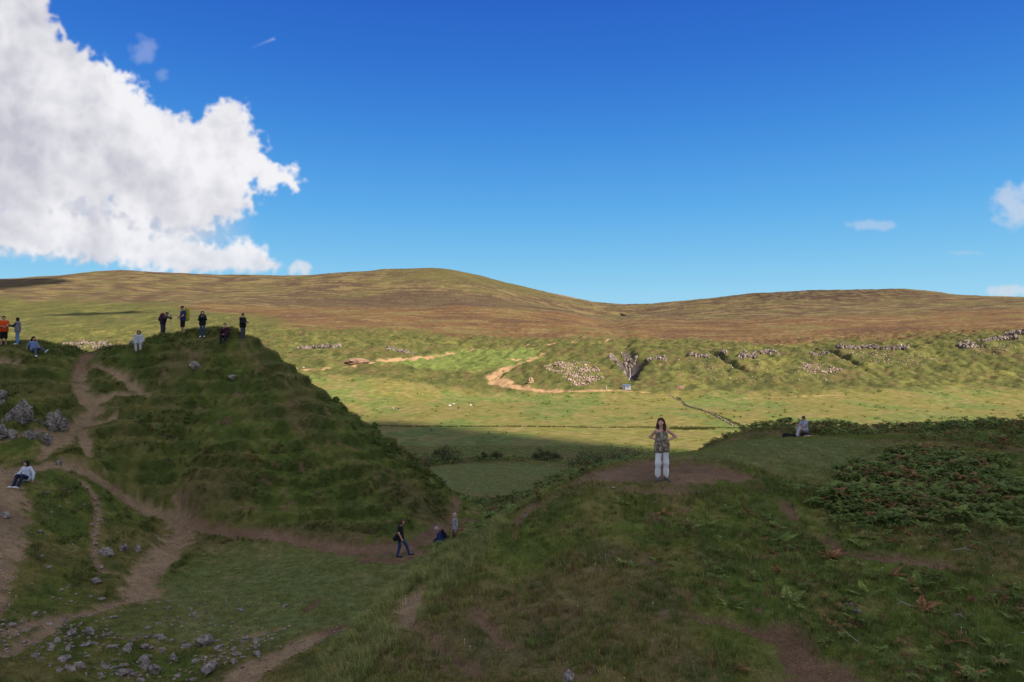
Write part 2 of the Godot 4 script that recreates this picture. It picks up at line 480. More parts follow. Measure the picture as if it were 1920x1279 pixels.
func lie(x: float, z: float) -> float:
	var t := maxf(smoothstep(95.0, 135.0, -z), smoothstep(58.0, 80.0, absf(x)))
	var y := 0.0
	if t < 1.0:
		y = look_up(near_grid, NEAR_X, NEAR_Z, NEAR_STEP, NEAR_W, NEAR_H, x, z) * (1.0 - t)
	if t > 0.0:
		y += look_up(far_grid, FAR_X, FAR_Z, FAR_STEP, FAR_W, FAR_H, x, z) * t
	return y

# gullies cut by the burns in the escarpment: x, z from foot to head, then half width and depth there
const GULLIES := [
	[60.5, -350.0, 2.0, 1.5, 62.0, -366.0, 4.0, 5.0, 64.0, -383.0, 7.5, 9.0, 66.0, -391.0, 8.5, 10.0, 67.0, -399.0, 4.5, 5.0, 69.0, -430.0, 3.0, 2.0, 84.0, -520.0, 7.0, 1.4, 92.0, -640.0, 18.0, 2.4, 104.0, -800.0, 34.0, 4.0, 130.0, -1000.0, 40.0, 4.0],
	[128.0, -352.0, 1.2, 1.0, 121.0, -380.0, 2.5, 3.0, 117.0, -402.0, 3.5, 4.0, 116.0, -425.0, 1.5, 1.0],
	[188.0, -352.0, 1.5, 1.0, 187.0, -385.0, 2.5, 2.6, 186.0, -412.0, 4.0, 4.5, 172.0, -450.0, 1.5, 1.2, 150.0, -490.0, 1.5, 1.0],
	[270.0, -340.0, 1.2, 1.0, 300.0, -380.0, 2.5, 2.5, 318.0, -420.0, 3.5, 4.0],
]

func gully_depth(x: float, z: float) -> Vector2:
	# depth of the cut, and its breadth at that place
	var best := Vector2.ZERO
	for g in GULLIES:
		var n: int = g.size() / 4
		for i in n - 1:
			var a := Vector2(g[4 * i], g[4 * i + 1])
			var b := Vector2(g[4 * i + 4], g[4 * i + 5])
			if absf(x - (a.x + b.x) * 0.5) > 40.0:
				continue
			var e := b - a
			var p := Vector2(x, z) - a
			var t := clampf(p.dot(e) / e.length_squared(), 0.0, 1.0)
			var d := (p - e * t).length()
			var w := lerpf(g[4 * i + 2], g[4 * i + 6], t)
			var k := lerpf(g[4 * i + 3], g[4 * i + 7], t) * smoothstep(1.25, 0.25, d / w)
			if k > best.x:
				best = Vector2(k, w)
	return best

func far_relief(x: float, z: float) -> float:
	# hummocks and terraces of the valley and the hills
	var far := smoothstep(120.0, 420.0, -z)
	var y := soft.get_noise_2d(x * 0.5, z * 0.5) * (0.25 + 2.0 * far)
	if z < -110.0:
		var bumpy := smoothstep(310.0, 360.0, -z) * (1.0 - 0.75 * smoothstep(480.0, 600.0, -z))
		y += soft.get_noise_2d(x * 5.0 + 90.0, z * 5.0) * (0.10 + 1.9 * bumpy)
		y += soft.get_noise_2d(x * 17.0, z * 17.0) * (0.04 + 0.42 * bumpy)
		if z < -335.0 and z > -1020.0:
			y -= gully_depth(x, z).x
	return y

# ---- worn paths and bare earth: x, z, breadth
const PATHS := {
	"saddle": [-26.7, -44.76, 0.81, -26.21, -43.02, 0.78, -25.7, -41.81, 0.89, -25.03, -40.82, 0.86, -24.29, -40.37, 0.93, -23.68, -40.11, 0.85, -23.87, -39.42, 0.71, -23.99, -38.41, 0.94, -23.92, -37.62, 1.05, -23.71, -36.01, 0.53, -23.44, -34.98, 0.45],
	"spur1": [-23.81, -38.83, 0.74, -23.08, -38.1, 0.64, -22.28, -37.01, 0.39],
	"spur2": [-25.55, -42.99, 0.46, -24.36, -42.63, 0.45, -23.1, -42.1, 0.45, -21.98, -41.77, 0.45, -21.47, -41.7, 0.35],
	"spur3": [-23.99, -40.63, 0.39, -23.23, -41.19, 0.35, -22.02, -41.55, 0.31],
	"spur4": [-23.77, -38.77, 0.36, -23.16, -39.47, 0.34, -22.64, -40.14, 0.25],
	"spur5": [-24.48, -38.05, 0.32, -24.92, -36.57, 0.27, -25.69, -35.35, 0.22],
	"bare": [-23.6, -32.4, 2.1, -21.3, -29.63, 1.6, -19.9, -27.61, 1.4, -18.9, -26.01, 1.1, -18.2, -24.87, 0.85, -17.0, -23.18, 0.28],
	"ledge": [-24, -33.03, 0.86, -22.98, -33.6, 0.86, -22.72, -34.9, 0.76, -21.77, -35.5, 0.81, -20.96, -35.95, 0.81, -20.07, -36.33, 0.81, -19.24, -36.57, 0.76, -18.39, -36.81, 0.65],
	"step": [-21.23, -34.62, 0.37, -20.42, -34.36, 0.36, -19.55, -33.33, 0.33, -18.73, -31.65, 0.31, -17.83, -30.00, 0.32, -16.85, -28.91, 0.35, -16.31, -29.11, 0.22],
	"main": [-17.53, -36.75, 1.4, -16.81, -36.1, 1.51, -16.37, -33.78, 1.3, -15.87, -31.29, 1.19, -15.39, -29.46, 1.24, -14.8, -28.25, 1.51],
	"cross": [-16.89, -36.27, 0.86, -15.28, -36.05, 0.65, -13.01, -35.81, 0.65, -10.78, -35.6, 0.65, -9.09, -35.32, 0.97, -7.33, -34.8, 1.73, -5.81, -34.96, 1.62, -4.78, -37.14, 1.19, -4.32, -39.4, 0.86, -3.98, -42.03, 0.59, -3.82, -43.1, 0.43, -3.6, -46, 0.54],
	"walk": [-6.91, -33.60, 0.9, -5.62, -33.5, 1.1, -4.57, -34.7, 0.8],
	"low1": [-14.69, -27.93, 0.45, -15.28, -26.56, 0.4, -15.84, -24.90, 0.45, -16.14, -23.68, 0.5, -16.15, -22.22, 0.5],
	"low2": [-15.73, -24.73, 0.4, -15.47, -22.70, 0.5, -15.19, -20.90, 0.6],
	"dirt": [-6.1, -26.6, 0.4, -6.7, -25.6, 0.7, -7.42, -24.49, 0.9, -8.19, -23.53, 1.1, -8.69, -22.50, 1.3, -8.9, -21.5, 1.4],
	"p1": [-7.84, -28.77, 0.3, -8.07, -27.70, 0.3],
	"p2": [-8.65, -25.97, 0.3, -9.47, -25.52, 0.35],
	"knoll": [2.0, -19.9, 0.6, 3.1, -20.3, 2.0, 4.4, -20.5, 2.9, 5.8, -20.4, 1.8, 6.8, -20.1, 0.5],
	"knoll2": [2.95, -18.58, 0.28, 4.09, -18.62, 0.36, 4.85, -18.75, 0.28],
	"edge1": [0.6, -18.4, 0.42, 0.34, -17.85, 0.42, 0.07, -17.31, 0.28],
	"edge2": [-1.78, -14.25, 0.28, -1.87, -13.56, 0.48, -1.89, -12.83, 0.5, -1.97, -12.39, 0.36],
	"edge3": [-1.95, -12.39, 0.25, -1.5, -12.38, 0.25, -1.18, -12, 0.31, -0.8, -11.73, 0.31, -0.47, -11.32, 0.31],
	"edge4": [-0.7, -13.26, 0.25, -0.39, -12.81, 0.28, -0.07, -12.23, 0.21],
	"right": [7.64, -17.25, 0.28, 7.78, -16.32, 0.34, 8.37, -15.8, 0.42, 9.12, -15.45, 0.42, 9.8, -15.05, 0.22],
	"rp": [9.52, -14.38, 0.28, 9.71, -14.22, 0.31],
	"rp2": [7.3, -18.84, 0.36, 7.3, -18.19, 0.31],
	"bank": [4.39, -12.62, 0.27, 4.85, -12.44, 0.51, 4.85, -11.82, 0.85, 5, -11.2, 1.36, 5.2, -10.4, 1.53],
	"mid": [3.21, -13.05, 0.21, 3.82, -12.93, 0.24, 4.36, -12.65, 0.24],
	"mid2": [3.38, -13.75, 0.22, 3.49, -13.56, 0.22],
	"crest": [-30.2, -41.0, 0.25, -28.6, -40.9, 0.25],
	"lawn_path": [-9.0, -66.5, 1.3, -3.0, -66.5, 1.5, 4.0, -66.0, 1.4],
}
const FAR_TRACKS := [
	[-98.0, -344.0, 1.6, -92.78, -350.16, 2.4, -82.29, -362.33, 4.4, -73.67, -374.29, 6.0, -59.15, -390.65, 4.6, -43.91, -414.31, 3.8, -29.55, -433.69, 3.0, -10.18, -448.27, 2.0, 13.64, -450.49, 2.0, 41.70, -459.06, 1.8, 76.00, -528.41, 2.0],
	[18.64, -410.36, 3.4, 8.90, -392.08, 4.0, -2.87, -378.64, 4.4, -9.68, -365.50, 6.4, -6.63, -350.32, 8.5, 0.00, -339.73, 6.5, 10.05, -331.86, 4.4, 29.60, -325.87, 2.4, 54.59, -327.78, 2.2, 64.20, -326.19, 2.0],
	[100.0, -316.0, 1.2, 125.0, -316.0, 1.5, 150.0, -317.0, 1.2],
	[-150.0, -352.0, 1.6, -98.0, -344.0, 1.8],
	[230.0, -640.0, 1.6, 262.0, -662.0, 2.4, 300.0, -676.0, 2.2, 350.0, -690.0, 2.6, 410.0, -700.0, 1.8],
	[-3.0, -398.0, 2.6, 5.0, -402.0, 3.4, 11.0, -399.0, 2.2],
]
var xs := PackedFloat32Array()
var zs := PackedFloat32Array()
var ys := PackedFloat32Array()
var worn := PackedFloat32Array()
var lush := PackedFloat32Array()

func stamp(grid: PackedFloat32Array, gx: PackedFloat32Array, gz: PackedFloat32Array, line: Array, spread: float) -> void:
	var w := gx.size()
	for i in line.size() / 3 - 1:
		var a := Vector2(line[3 * i], line[3 * i + 1])
		var b := Vector2(line[3 * i + 3], line[3 * i + 4])
		var wa: float = line[3 * i + 2]
		var wb: float = line[3 * i + 5]
		var r := maxf(wa, wb) * spread
		var i0 := gx.bsearch(minf(a.x, b.x) - r)
		var i1 := mini(gx.bsearch(maxf(a.x, b.x) + r), w - 1)
		var j0 := gz.bsearch(minf(a.y, b.y) - r)
		var j1 := mini(gz.bsearch(maxf(a.y, b.y) + r), gz.size() - 1)
		var e := b - a
		var l := e.length_squared()
		for j in range(j0, j1 + 1):
			for k in range(i0, i1 + 1):
				var p := Vector2(gx[k], gz[j]) - a
				var t := clampf(p.dot(e) / l, 0.0, 1.0)
				var m := 1.0 - (p - e * t).length() / lerpf(wa, wb, t)
				if m > grid[j * w + k]:
					grid[j * w + k] = m

func graded(parts: Array) -> PackedFloat32Array:
	# from, to, first step, last step
	var out := PackedFloat32Array()
	for p in parts:
		var at: float = p[0]
		while at < p[1] - 0.3 * p[3]:
			out.append(at)
			at += lerpf(p[2], p[3], clampf((at - p[0]) / (p[1] - p[0]), 0.0, 1.0))
	out.append(parts[-1][1])
	return out

func sheet(gx: PackedFloat32Array, gz: PackedFloat32Array, gy: PackedFloat32Array, colors: PackedColorArray, hole: Rect2) -> ArrayMesh:
	var w := gx.size()
	var h := gz.size()
	var v := PackedVector3Array()
	var nrm := PackedVector3Array()
	v.resize(w * h)
	nrm.resize(w * h)
	for j in h:
		for i in w:
			var o := j * w + i
			v[o] = Vector3(gx[i], gy[o], gz[j])
			var l := o - 1 if i > 0 else o
			var r := o + 1 if i < w - 1 else o
			var u := o - w if j > 0 else o
			var d := o + w if j < h - 1 else o
			nrm[o] = Vector3((gy[l] - gy[r]) / (gx[mini(i + 1, w - 1)] - gx[maxi(i - 1, 0)]), 1.0, (gy[u] - gy[d]) / (gz[mini(j + 1, h - 1)] - gz[maxi(j - 1, 0)])).normalized()
	var idx := PackedInt32Array()
	for j in h - 1:
		for i in w - 1:
			if hole.has_area() and gx[i] >= hole.position.x and gx[i + 1] <= hole.end.x and gz[j] >= hole.position.y and gz[j + 1] <= hole.end.y:
				continue
			var o := j * w + i
			idx.append_array(PackedInt32Array([o, o + 1, o + w, o + 1, o + w + 1, o + w]))
	var arr := []
	arr.resize(Mesh.ARRAY_MAX)
	arr[Mesh.ARRAY_VERTEX] = v
	arr[Mesh.ARRAY_NORMAL] = nrm
	arr[Mesh.ARRAY_COLOR] = colors
	arr[Mesh.ARRAY_INDEX] = idx
	var m := ArrayMesh.new()
	m.add_surface_from_arrays(Mesh.PRIMITIVE_TRIANGLES, arr)
	return m

func on_mound(x: float, z: float) -> float:
	return smoothstep(-33.0, -28.0, x) * (1.0 - smoothstep(-7.0, -3.0, x)) * smoothstep(-52.0, -48.0, z) * (1.0 - smoothstep(-37.5, -35.5, z))

func on_knoll(x: float, z: float) -> float:
	# the near knoll, right of its crumbling edge
	var e := -0.3 - (z + 17.5) * 0.34 if z > -18.0 else -0.1 - (z + 18.0) * -0.9
	return smoothstep(e - 0.6, e + 0.8, x) * smoothstep(-47.0, -44.0, z)

func mown(x: float, z: float) -> float:
	# turf cropped short: the hollow, the flat of the knoll, the lawn beyond
	var a := smoothstep(-15.5, -13.5, x) * (1.0 - smoothstep(-4.5, -3.0, x)) * smoothstep(-36.0, -34.0, z) * (1.0 - smoothstep(-25.5, -24.0, z))
	var q := Vector2((x - 9.0) / 6.5, (z + 28.0) / 9.5)
	var b := (1.0 - smoothstep(0.75, 1.1, q.length())) * smoothstep(-21.0, -22.5, z)
	var c := smoothstep(-14.0, -11.0, x) * (1.0 - smoothstep(4.0, 7.0, x)) * smoothstep(-92.0, -88.0, z) * (1.0 - smoothstep(-68.0, -64.0, z))
	return maxf(a, maxf(b, c))

# undercut turf: the edge's x and z in turn, then the drop
const BANKS := [
	[0.42, -23.2, -35.2, -22.7, -35.35, -21.8, -35.95, -21.0, -36.45, -20.0, -36.85, -19.2, -37.05, -18.4, -37.35, -17.5, -37.5, -16.6, -37.1, -15.6, -36.7],
	[0.26, 4.2, -12.85, 4.7, -12.72, 5.1, -12.35, 5.5, -11.95, 6.0, -11.8],
	[0.2, -9.5, -36.0, -8.0, -35.7, -6.6, -35.75, -5.4, -36.6],
	[0.22, -31.0, -41.45, -29.5, -41.3, -28.2, -41.25],
]

func turf_bank(x: float, z: float) -> float:
	for b in BANKS:
		if x < b[1] or x > b[-2]:
			continue
		for i in range(1, b.size() - 2, 2):
			if x <= b[i + 2]:
				var t: float = (x - b[i]) / (b[i + 2] - b[i])
				var d: float = lerpf(b[i + 1], b[i + 3], t) + 0.10 * fine.get_noise_1d(x * 1.4) - z
				var ends: float = smoothstep(0.0, 0.9, x - b[1]) * smoothstep(0.0, 0.9, b[-2] - x)
				if d > 0.0 and d < 1.8:
					return b[0] * ends * (1.0 - d / 1.8)
				return 0.0
	return 0.0

func land() -> void:
	near_grid = spline_grid(NEAR_POINTS, NEAR_POINTS_PLANE, 20.0, NEAR_X, NEAR_Z, NEAR_STEP, NEAR_W, NEAR_H)
	far_grid = spline_grid(FAR_POINTS, FAR_POINTS_PLANE, 300.0, FAR_X, FAR_Z, FAR_STEP, FAR_W, FAR_H)
	print("grids ", Time.get_ticks_msec())
	xs = graded([[-80.0, -36.0, 1.2, 0.16], [-36.0, 36.0, 0.14, 0.14], [36.0, 80.0, 0.16, 1.2]])
	zs = graded([[-136.0, -58.0, 0.8, 0.2], [-58.0, -24.0, 0.15, 0.14], [-24.0, -8.0, 0.1, 0.1], [-8.0, 4.0, 0.14, 0.4]])
	var w := xs.size()
	var h := zs.size()
	worn.resize(w * h)
	worn.fill(-1.0)
	for k in PATHS:
		stamp(worn, xs, zs, PATHS[k], 1.6)
	ys.resize(w * h)
	var colors := PackedColorArray()
	colors.resize(w * h)
	var olive := Color(0.215, 0.205, 0.055)
	var green := Color(0.155, 0.198, 0.043)
	var deep := Color(0.098, 0.128, 0.034)
	var straw := Color(0.320, 0.245, 0.098)
	var heath := Color(0.205, 0.145, 0.085)
	var turf := Color(0.205, 0.240, 0.085)
	var soil := Color(0.450, 0.315, 0.182)
	var red := Color(0.325, 0.205, 0.118)
	var black := Color(0.18, 0.118, 0.08)
	for j in h:
		var z := zs[j]
		for i in w:
			var x := xs[i]
			var o := j * w + i
			var y := lie(x, z) + far_relief(x, z)
			var close := (1.0 - smoothstep(60.0, 130.0, -z)) * (1.0 - smoothstep(45.0, 75.0, absf(x)))
			var n1 := lump.get_noise_2d(x, z)
			var n2 := fine.get_noise_2d(x, z)
			var p1 := patch.get_noise_2d(x, z)
			var p2 := patch.get_noise_2d(x * 4.3 + 50.0, z * 4.3)
			var mound := on_mound(x, z)
			var knoll := on_knoll(x, z)
			var short := mown(x, z)
			# bare ground where feet and sheep have worn it
			var m := smoothstep(0.48, 0.56, worn[o] + 0.36 * n2 + 0.18 * n1)
			var scars := 0.0
			if close > 0.5:
				scars = smoothstep(0.36, 0.42, patch.get_noise_2d(x * 5.5 - 70.0, z * 8.5) + 0.25 * n2 - 0.06) * (0.25 + 0.75 * knoll) * (1.0 - short)
				m = maxf(m, scars * 0.9)
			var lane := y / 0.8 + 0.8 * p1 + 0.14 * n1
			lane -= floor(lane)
			var tread := mound * (0.55 + 0.45 * smoothstep(-0.2, 0.25, p2 + n1)) * 0.5 * (0.5 - lane if lane < 0.82 else lerpf(-0.32, 0.5, (lane - 0.82) / 0.18))
			y += close * (tread * (1.0 - m) + (n1 * (0.15 - 0.08 * mound) + n2 * 0.045) * (1.0 - 0.7 * short) * (1.0 - 0.35 * m) - 0.12 * m * smoothstep(0.1, 0.7, worn[o] + 0.3))
			y += turf_bank(x, z)
			ys[o] = y
			var c := olive.lerp(green, smoothstep(-0.25, 0.3, p1))
			c = c.lerp(deep, smoothstep(0.02, 0.35, p2 + 0.2 * n2) * 0.85)
			c = c.lerp(straw, smoothstep(0.1, 0.5, -p2 + 0.3 * n2) * 0.45)
			c = c.lerp(heath, smoothstep(0.02, 0.35, -p1 + 0.25 * n2) * (0.28 + 0.34 * knoll) * (1.0 - short))
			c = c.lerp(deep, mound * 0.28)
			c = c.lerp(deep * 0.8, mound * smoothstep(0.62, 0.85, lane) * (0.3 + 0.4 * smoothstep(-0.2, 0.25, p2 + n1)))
			c = c.lerp(turf.lerp(olive, smoothstep(-0.1, 0.35, p2 + 0.5 * n1) * 0.6).lerp(straw, smoothstep(0.1, 0.4, -p2 - 0.3 * p1) * 0.35), short * 0.8)
			c *= 1.08 + 0.5 * n2
			c = c.lerp(straw * 0.8, smoothstep(0.3, 0.6, worn[o] + 0.35 + 0.4 * n2) * 0.2)
			var s := soil.lerp(red, smoothstep(0.05, 0.6, p1 * 1.3 + 0.5 * n2 + 0.35 * knoll))
			s = s.lerp(Color(0.255, 0.158, 0.098), knoll * 0.75)
			s *= 1.0 + 0.25 * n1 + 0.30 * n2
			s = s.lerp(black, smoothstep(0.2, 0.5, n2) * 0.35)
			c = c.lerp(s, m)
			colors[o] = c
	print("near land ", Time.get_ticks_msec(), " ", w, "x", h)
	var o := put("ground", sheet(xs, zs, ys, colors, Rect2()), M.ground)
	o.set_meta("kind", "structure")
	far_land()

func ground(x: float, z: float) -> float:
	if x <= xs[0] or x >= xs[-1] or z <= zs[0] or z >= zs[-1]:
		return lie(x, z) + far_relief(x, z)
	var i := clampi(xs.bsearch(x) - 1, 0, xs.size() - 2)
	var j := clampi(zs.bsearch(z) - 1, 0, zs.size() - 2)
	var u := (x - xs[i]) / (xs[i + 1] - xs[i])
	var v := (z - zs[j]) / (zs[j + 1] - zs[j])
	var o := j * xs.size() + i
	return lerpf(lerpf(ys[o], ys[o + 1], u), lerpf(ys[o + xs.size()], ys[o + xs.size() + 1], u), v)

func wear(x: float, z: float) -> float:
	var i := clampi(xs.bsearch(x), 0, xs.size() - 1)
	var j := clampi(zs.bsearch(z), 0, zs.size() - 1)
	return worn[j * xs.size() + i]

func slope_at(x: float, z: float) -> Vector3:
	var e := 0.3
	return Vector3(ground(x - e, z) - ground(x + e, z), 2.0 * e, ground(x, z - e) - ground(x, z + e)).normalized()

func moor_edge(x: float) -> float:
	# how far off the grass gives way to heather moor
	var p := [-900.0, 960.0, -450.0, 860.0, -270.0, 690.0, -150.0, 545.0, 0.0, 515.0, 120.0, 520.0, 200.0, 478.0, 320.0, 462.0, 900.0, 470.0]
	if x <= p[0]:
		return p[1]
	for i in range(0, p.size() - 2, 2):
		if x <= p[i + 2]:
			return lerpf(p[i + 1], p[i + 3], smoothstep(p[i], p[i + 2], x))
	return p[-1]

func far_land() -> void:
	var gx := graded([[-1400.0, -300.0, 14.0, 2.0], [-300.0, 330.0, 1.15, 1.15], [330.0, 1500.0, 2.0, 14.0]])
	var gz := graded([[-1700.0, -1340.0, 16.0, 6.0], [-1340.0, -560.0, 6.0, 2.6], [-560.0, -300.0, 1.7, 1.2], [-300.0, -130.0, 1.2, 1.0], [-130.0, 60.0, 3.0, 6.0]])
	var w := gx.size()
	var h := gz.size()
	var track := PackedFloat32Array()
	track.resize(w * h)
	track.fill(-1.0)
	for t in FAR_TRACKS:
		stamp(track, gx, gz, t, 1.5)
	var gy := PackedFloat32Array()
	gy.resize(w * h)
	var colors := PackedColorArray()
	colors.resize(w * h)
	var meadow := Color(0.222, 0.206, 0.062)
	var bright := Color(0.168, 0.208, 0.060)
	var tan_ := Color(0.262, 0.208, 0.090)
	var bank := Color(0.118, 0.125, 0.042)
	var rushes := Color(0.082, 0.088, 0.034)
	var rust := Color(0.135, 0.098, 0.050)
	var moor := Color(0.172, 0.104, 0.052)
	var moor_dark := Color(0.092, 0.062, 0.047)
	var bent := Color(0.235, 0.182, 0.086)
	var upland := Color(0.128, 0.096, 0.055)
	var grassy := Color(0.138, 0.130, 0.052)
	var earth := Color(0.42, 0.27, 0.15)
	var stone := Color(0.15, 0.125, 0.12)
	for j in h:
		var z := gz[j]
		for i in w:
			var x := gx[i]
			var o := j * w + i
			var y := lie(x, z) + far_relief(x, z)
			var inside := absf(x) < 79.0 and z > -134.0
			gy[o] = y - (2.0 if inside else 0.0)
			if inside:
				colors[o] = meadow
				continue
			var a := soft.get_noise_2d(x * 1.1, z * 0.55)
			var b := soft.get_noise_2d(x * 4.0 + 300.0, z * 2.0)
			var f := soft.get_noise_2d(x * 16.0, z * 10.0 + 700.0)
			var g := lump.get_noise_2d(x * 0.9, z * 0.6)
			var c := meadow.lerp(bright, smoothstep(-0.1, 0.35, a + 0.35 * b))
			c = c.lerp(tan_, smoothstep(0.0, 0.4, -b + 0.4 * f) * 0.6)
			# reclaimed field under the upper track
			var field := smoothstep(-62.0, -52.0, x + (z + 400.0) * 0.6) * (1.0 - smoothstep(12.0, 18.0, x)) * smoothstep(-440.0, -428.0, z - x * 0.25) * (1.0 - smoothstep(-388.0, -378.0, z + 0.2 * x + 3.0 * b))
			c = c.lerp(bright * 0.92, field)
			# rough banks of the escarpment
			var rise := smoothstep(316.0, 340.0, -z + 6.0 * b) * (1.0 - field)
			c = c.lerp(bank.lerp(meadow, smoothstep(0.05, 0.5, a + 0.6 * f) * 0.6), rise * 0.95)
			c = c.lerp(rushes, smoothstep(0.06, 0.34, b + 0.5 * f - 0.05) * (0.15 + 0.75 * rise))
			c = c.lerp(rust, smoothstep(0.10, 0.4, -b + 0.5 * f - 0.3 * a) * rise * 0.6)
			var m := smoothstep(-18.0, 26.0, -z - moor_edge(x) + 40.0 * a + 34.0 * b + 10.0 * f)
			if m > 0.0:
				# broad sweeps of heather, bent grass and bracken drawn out along the slope
				var e := soft.get_noise_2d(x * 0.45 - 200.0, z * 0.9)
				var st := soft.get_noise_2d(x * 0.9 + z * 0.3, z * 3.0 - x * 0.5)
				var mc := moor.lerp(moor_dark, smoothstep(0.0, 0.4, e + 0.3 * b) * 0.5)
				mc = mc.lerp(bent, smoothstep(0.08, 0.34, st - 0.4 * e + 0.15 * f) * 0.6)
				mc = mc.lerp(grassy, smoothstep(0.15, 0.45, -e + 0.5 * b) * 0.4)
				var west := 1.0 - smoothstep(60.0, 140.0, x)
				var up := smoothstep(lerpf(700.0, 792.0, west), lerpf(800.0, 812.0, west), -z + 16.0 * a + 8.0 * b)
				var uc := upland.lerp(grassy, smoothstep(-0.05, 0.35, e - 0.3 * b) * 0.55)
				uc = uc.lerp(moor_dark, smoothstep(-0.05, 0.25, -e + 0.35 * b + 0.15 * st) * 0.7)
				uc = uc.lerp(bent, smoothstep(0.04, 0.26, st + 0.3 * a) * 0.65)
				# a dark heather shoulder on the main hill, a stony face at its right end, a craggy rim on the other
				var q := Vector2((x + 110.0) / 260.0, (z + 890.0) / 100.0).length()
				uc = uc.lerp(moor_dark, (1.0 - smoothstep(0.6, 1.1, q + 0.5 * b)) * (0.55 + 0.35 * clampf(2.0 * f, -1.0, 1.0)))
				uc = uc.lerp(grassy * 0.85, (1.0 - smoothstep(0.5, 1.1, Vector2((x + 60.0) / 160.0, (z + 1130.0) / 110.0).length() + 0.4 * b)) * 0.7)
				uc = uc.lerp(Color(0.34, 0.30, 0.25), smoothstep(50.0, 100.0, x) * (1.0 - smoothstep(135.0, 165.0, x)) * smoothstep(-1150.0, -1230.0, z) * clampf(0.7 + b, 0.0, 1.0))
				uc = uc.lerp(moor_dark * 0.75, smoothstep(300.0, 380.0, x) * (1.0 - smoothstep(520.0, 620.0, x)) * smoothstep(-900.0, -990.0, z) * clampf(0.55 + 1.6 * b, 0.0, 1.0))
				mc = mc.lerp(uc, up * 0.95)
				c = c.lerp(mc, m)
			c *= 1.0 + (0.30 - 0.22 * m) * g + (0.22 - 0.15 * m) * f
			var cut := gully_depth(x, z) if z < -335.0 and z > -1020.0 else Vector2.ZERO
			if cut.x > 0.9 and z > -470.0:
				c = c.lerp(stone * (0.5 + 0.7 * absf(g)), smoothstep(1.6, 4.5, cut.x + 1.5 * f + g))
			# tractor lines pressed into the hay meadow
			if z > -200.0 and z < -140.0 and x > 8.0 and x < 60.0:
				c = c.lerp(bright * 0.75, 0.3 * smoothstep(0.8, 1.0, sin((x - z * 0.35) * 1.1 + b * 2.0)))
			var t := smoothstep(0.40, 0.58, track[o] + 0.30 * g + 0.12 * f)
			gy[o] -= 0.25 * t
			c = c.lerp(earth * (1.0 + 0.25 * g), t)
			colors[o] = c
	print("far land ", Time.get_ticks_msec(), " ", w, "x", h)
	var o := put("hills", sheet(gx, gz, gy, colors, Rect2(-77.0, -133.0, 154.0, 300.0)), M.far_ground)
	o.set_meta("kind", "structure")

# ---------------------------------------------------------------- clouds whose shade lies on the land
func cloud(edge: PackedVector2Array, level: float, height: float, label: String) -> void:
	# the shade's outline on the ground, carried up along the sun's rays
	var t := height / SUN.y
	var shift := Vector3(SUN.x * t, level + height, SUN.z * t)
	var mid := Vector2.ZERO
	for p in edge:
		mid += p / edge.size()
	var curve := Curve2D.new()
	for p in edge:
		curve.add_point(p)
	curve.add_point(edge[0])
	var ring := PackedVector2Array()
	var n := 160
	var length := curve.get_baked_length()
	for i in n:
		var p := curve.sample_baked(length * i / n, true)
		var d := (p - mid).normalized()
		ring.append(p + d * (lump.get_noise_2d(p.x * 0.09, p.y * 0.09) * 16.0 + lump.get_noise_2d(p.x * 0.4, p.y * 0.4) * 5.0))
	var size := 0.0
	for p in ring:
		size = maxf(size, p.distance_to(mid))
	var st := SurfaceTool.new()
	st.begin(Mesh.PRIMITIVE_TRIANGLES)
	var rows := 16
	for side in [1.0, -1.0]:
		for r in rows + 1:
			for i in n:
				var s := float(r) / rows
				var q := mid.lerp(ring[i], s)
				var bulge := size * 0.24 * (1.0 - s * s) * (1.0 + 0.8 * lump.get_noise_2d(q.x * 0.12, q.y * 0.12)) if side > 0 else -size * 0.05 * (1.0 - pow(s, 6.0)) * (1.0 + 0.6 * lump.get_noise_2d(q.x * 0.2, q.y * 0.2))
				st.add_vertex(Vector3(q.x, bulge, q.y) + shift)
	for k in 2:
		var base := k * (rows + 1) * n
		for r in rows:
			for i in n:
				var a := base + r * n + i
				var b := base + r * n + (i + 1) % n
				for q in ([a, b, a + n, b, b + n, a + n] if k == 0 else [a, a + n, b, b, a + n, b + n]):
					st.add_index(q)
	st.generate_normals()
	var o := put("cloud", st.commit(), M.cloud)
	tag(o, label, "cloud")

func clouds() -> void:
	cloud(PackedVector2Array([Vector2(-150, -110), Vector2(-100, -185), Vector2(-60, -203), Vector2(-30, -206), Vector2(-14, -192), Vector2(0, -171), Vector2(10, -157), Vector2(18, -143), Vector2(28, -118), Vector2(66, -88), Vector2(130, -70), Vector2(190, 20), Vector2(150, 150), Vector2(0, 200), Vector2(-150, 170), Vector2(-220, 20)]), 6.0, 900.0, "white cumulus cloud high overhead whose shade covers the near knolls")
	cloud(PackedVector2Array([Vector2(-900, -960), Vector2(-830, -965), Vector2(-740, -985), Vector2(-680, -1040), Vector2(-700, -1090), Vector2(-800, -1140), Vector2(-920, -1150), Vector2(-980, -1050)]), 90.0, 900.0, "white cumulus cloud shading the far left hilltop")
	cloud(PackedVector2Array([Vector2(-480, -700), Vector2(-440, -684), Vector2(-395, -690), Vector2(-365, -702), Vector2(-395, -722), Vector2(-440, -716)]), 44.0, 900.0, "small cloud scrap shading the green slope at left")

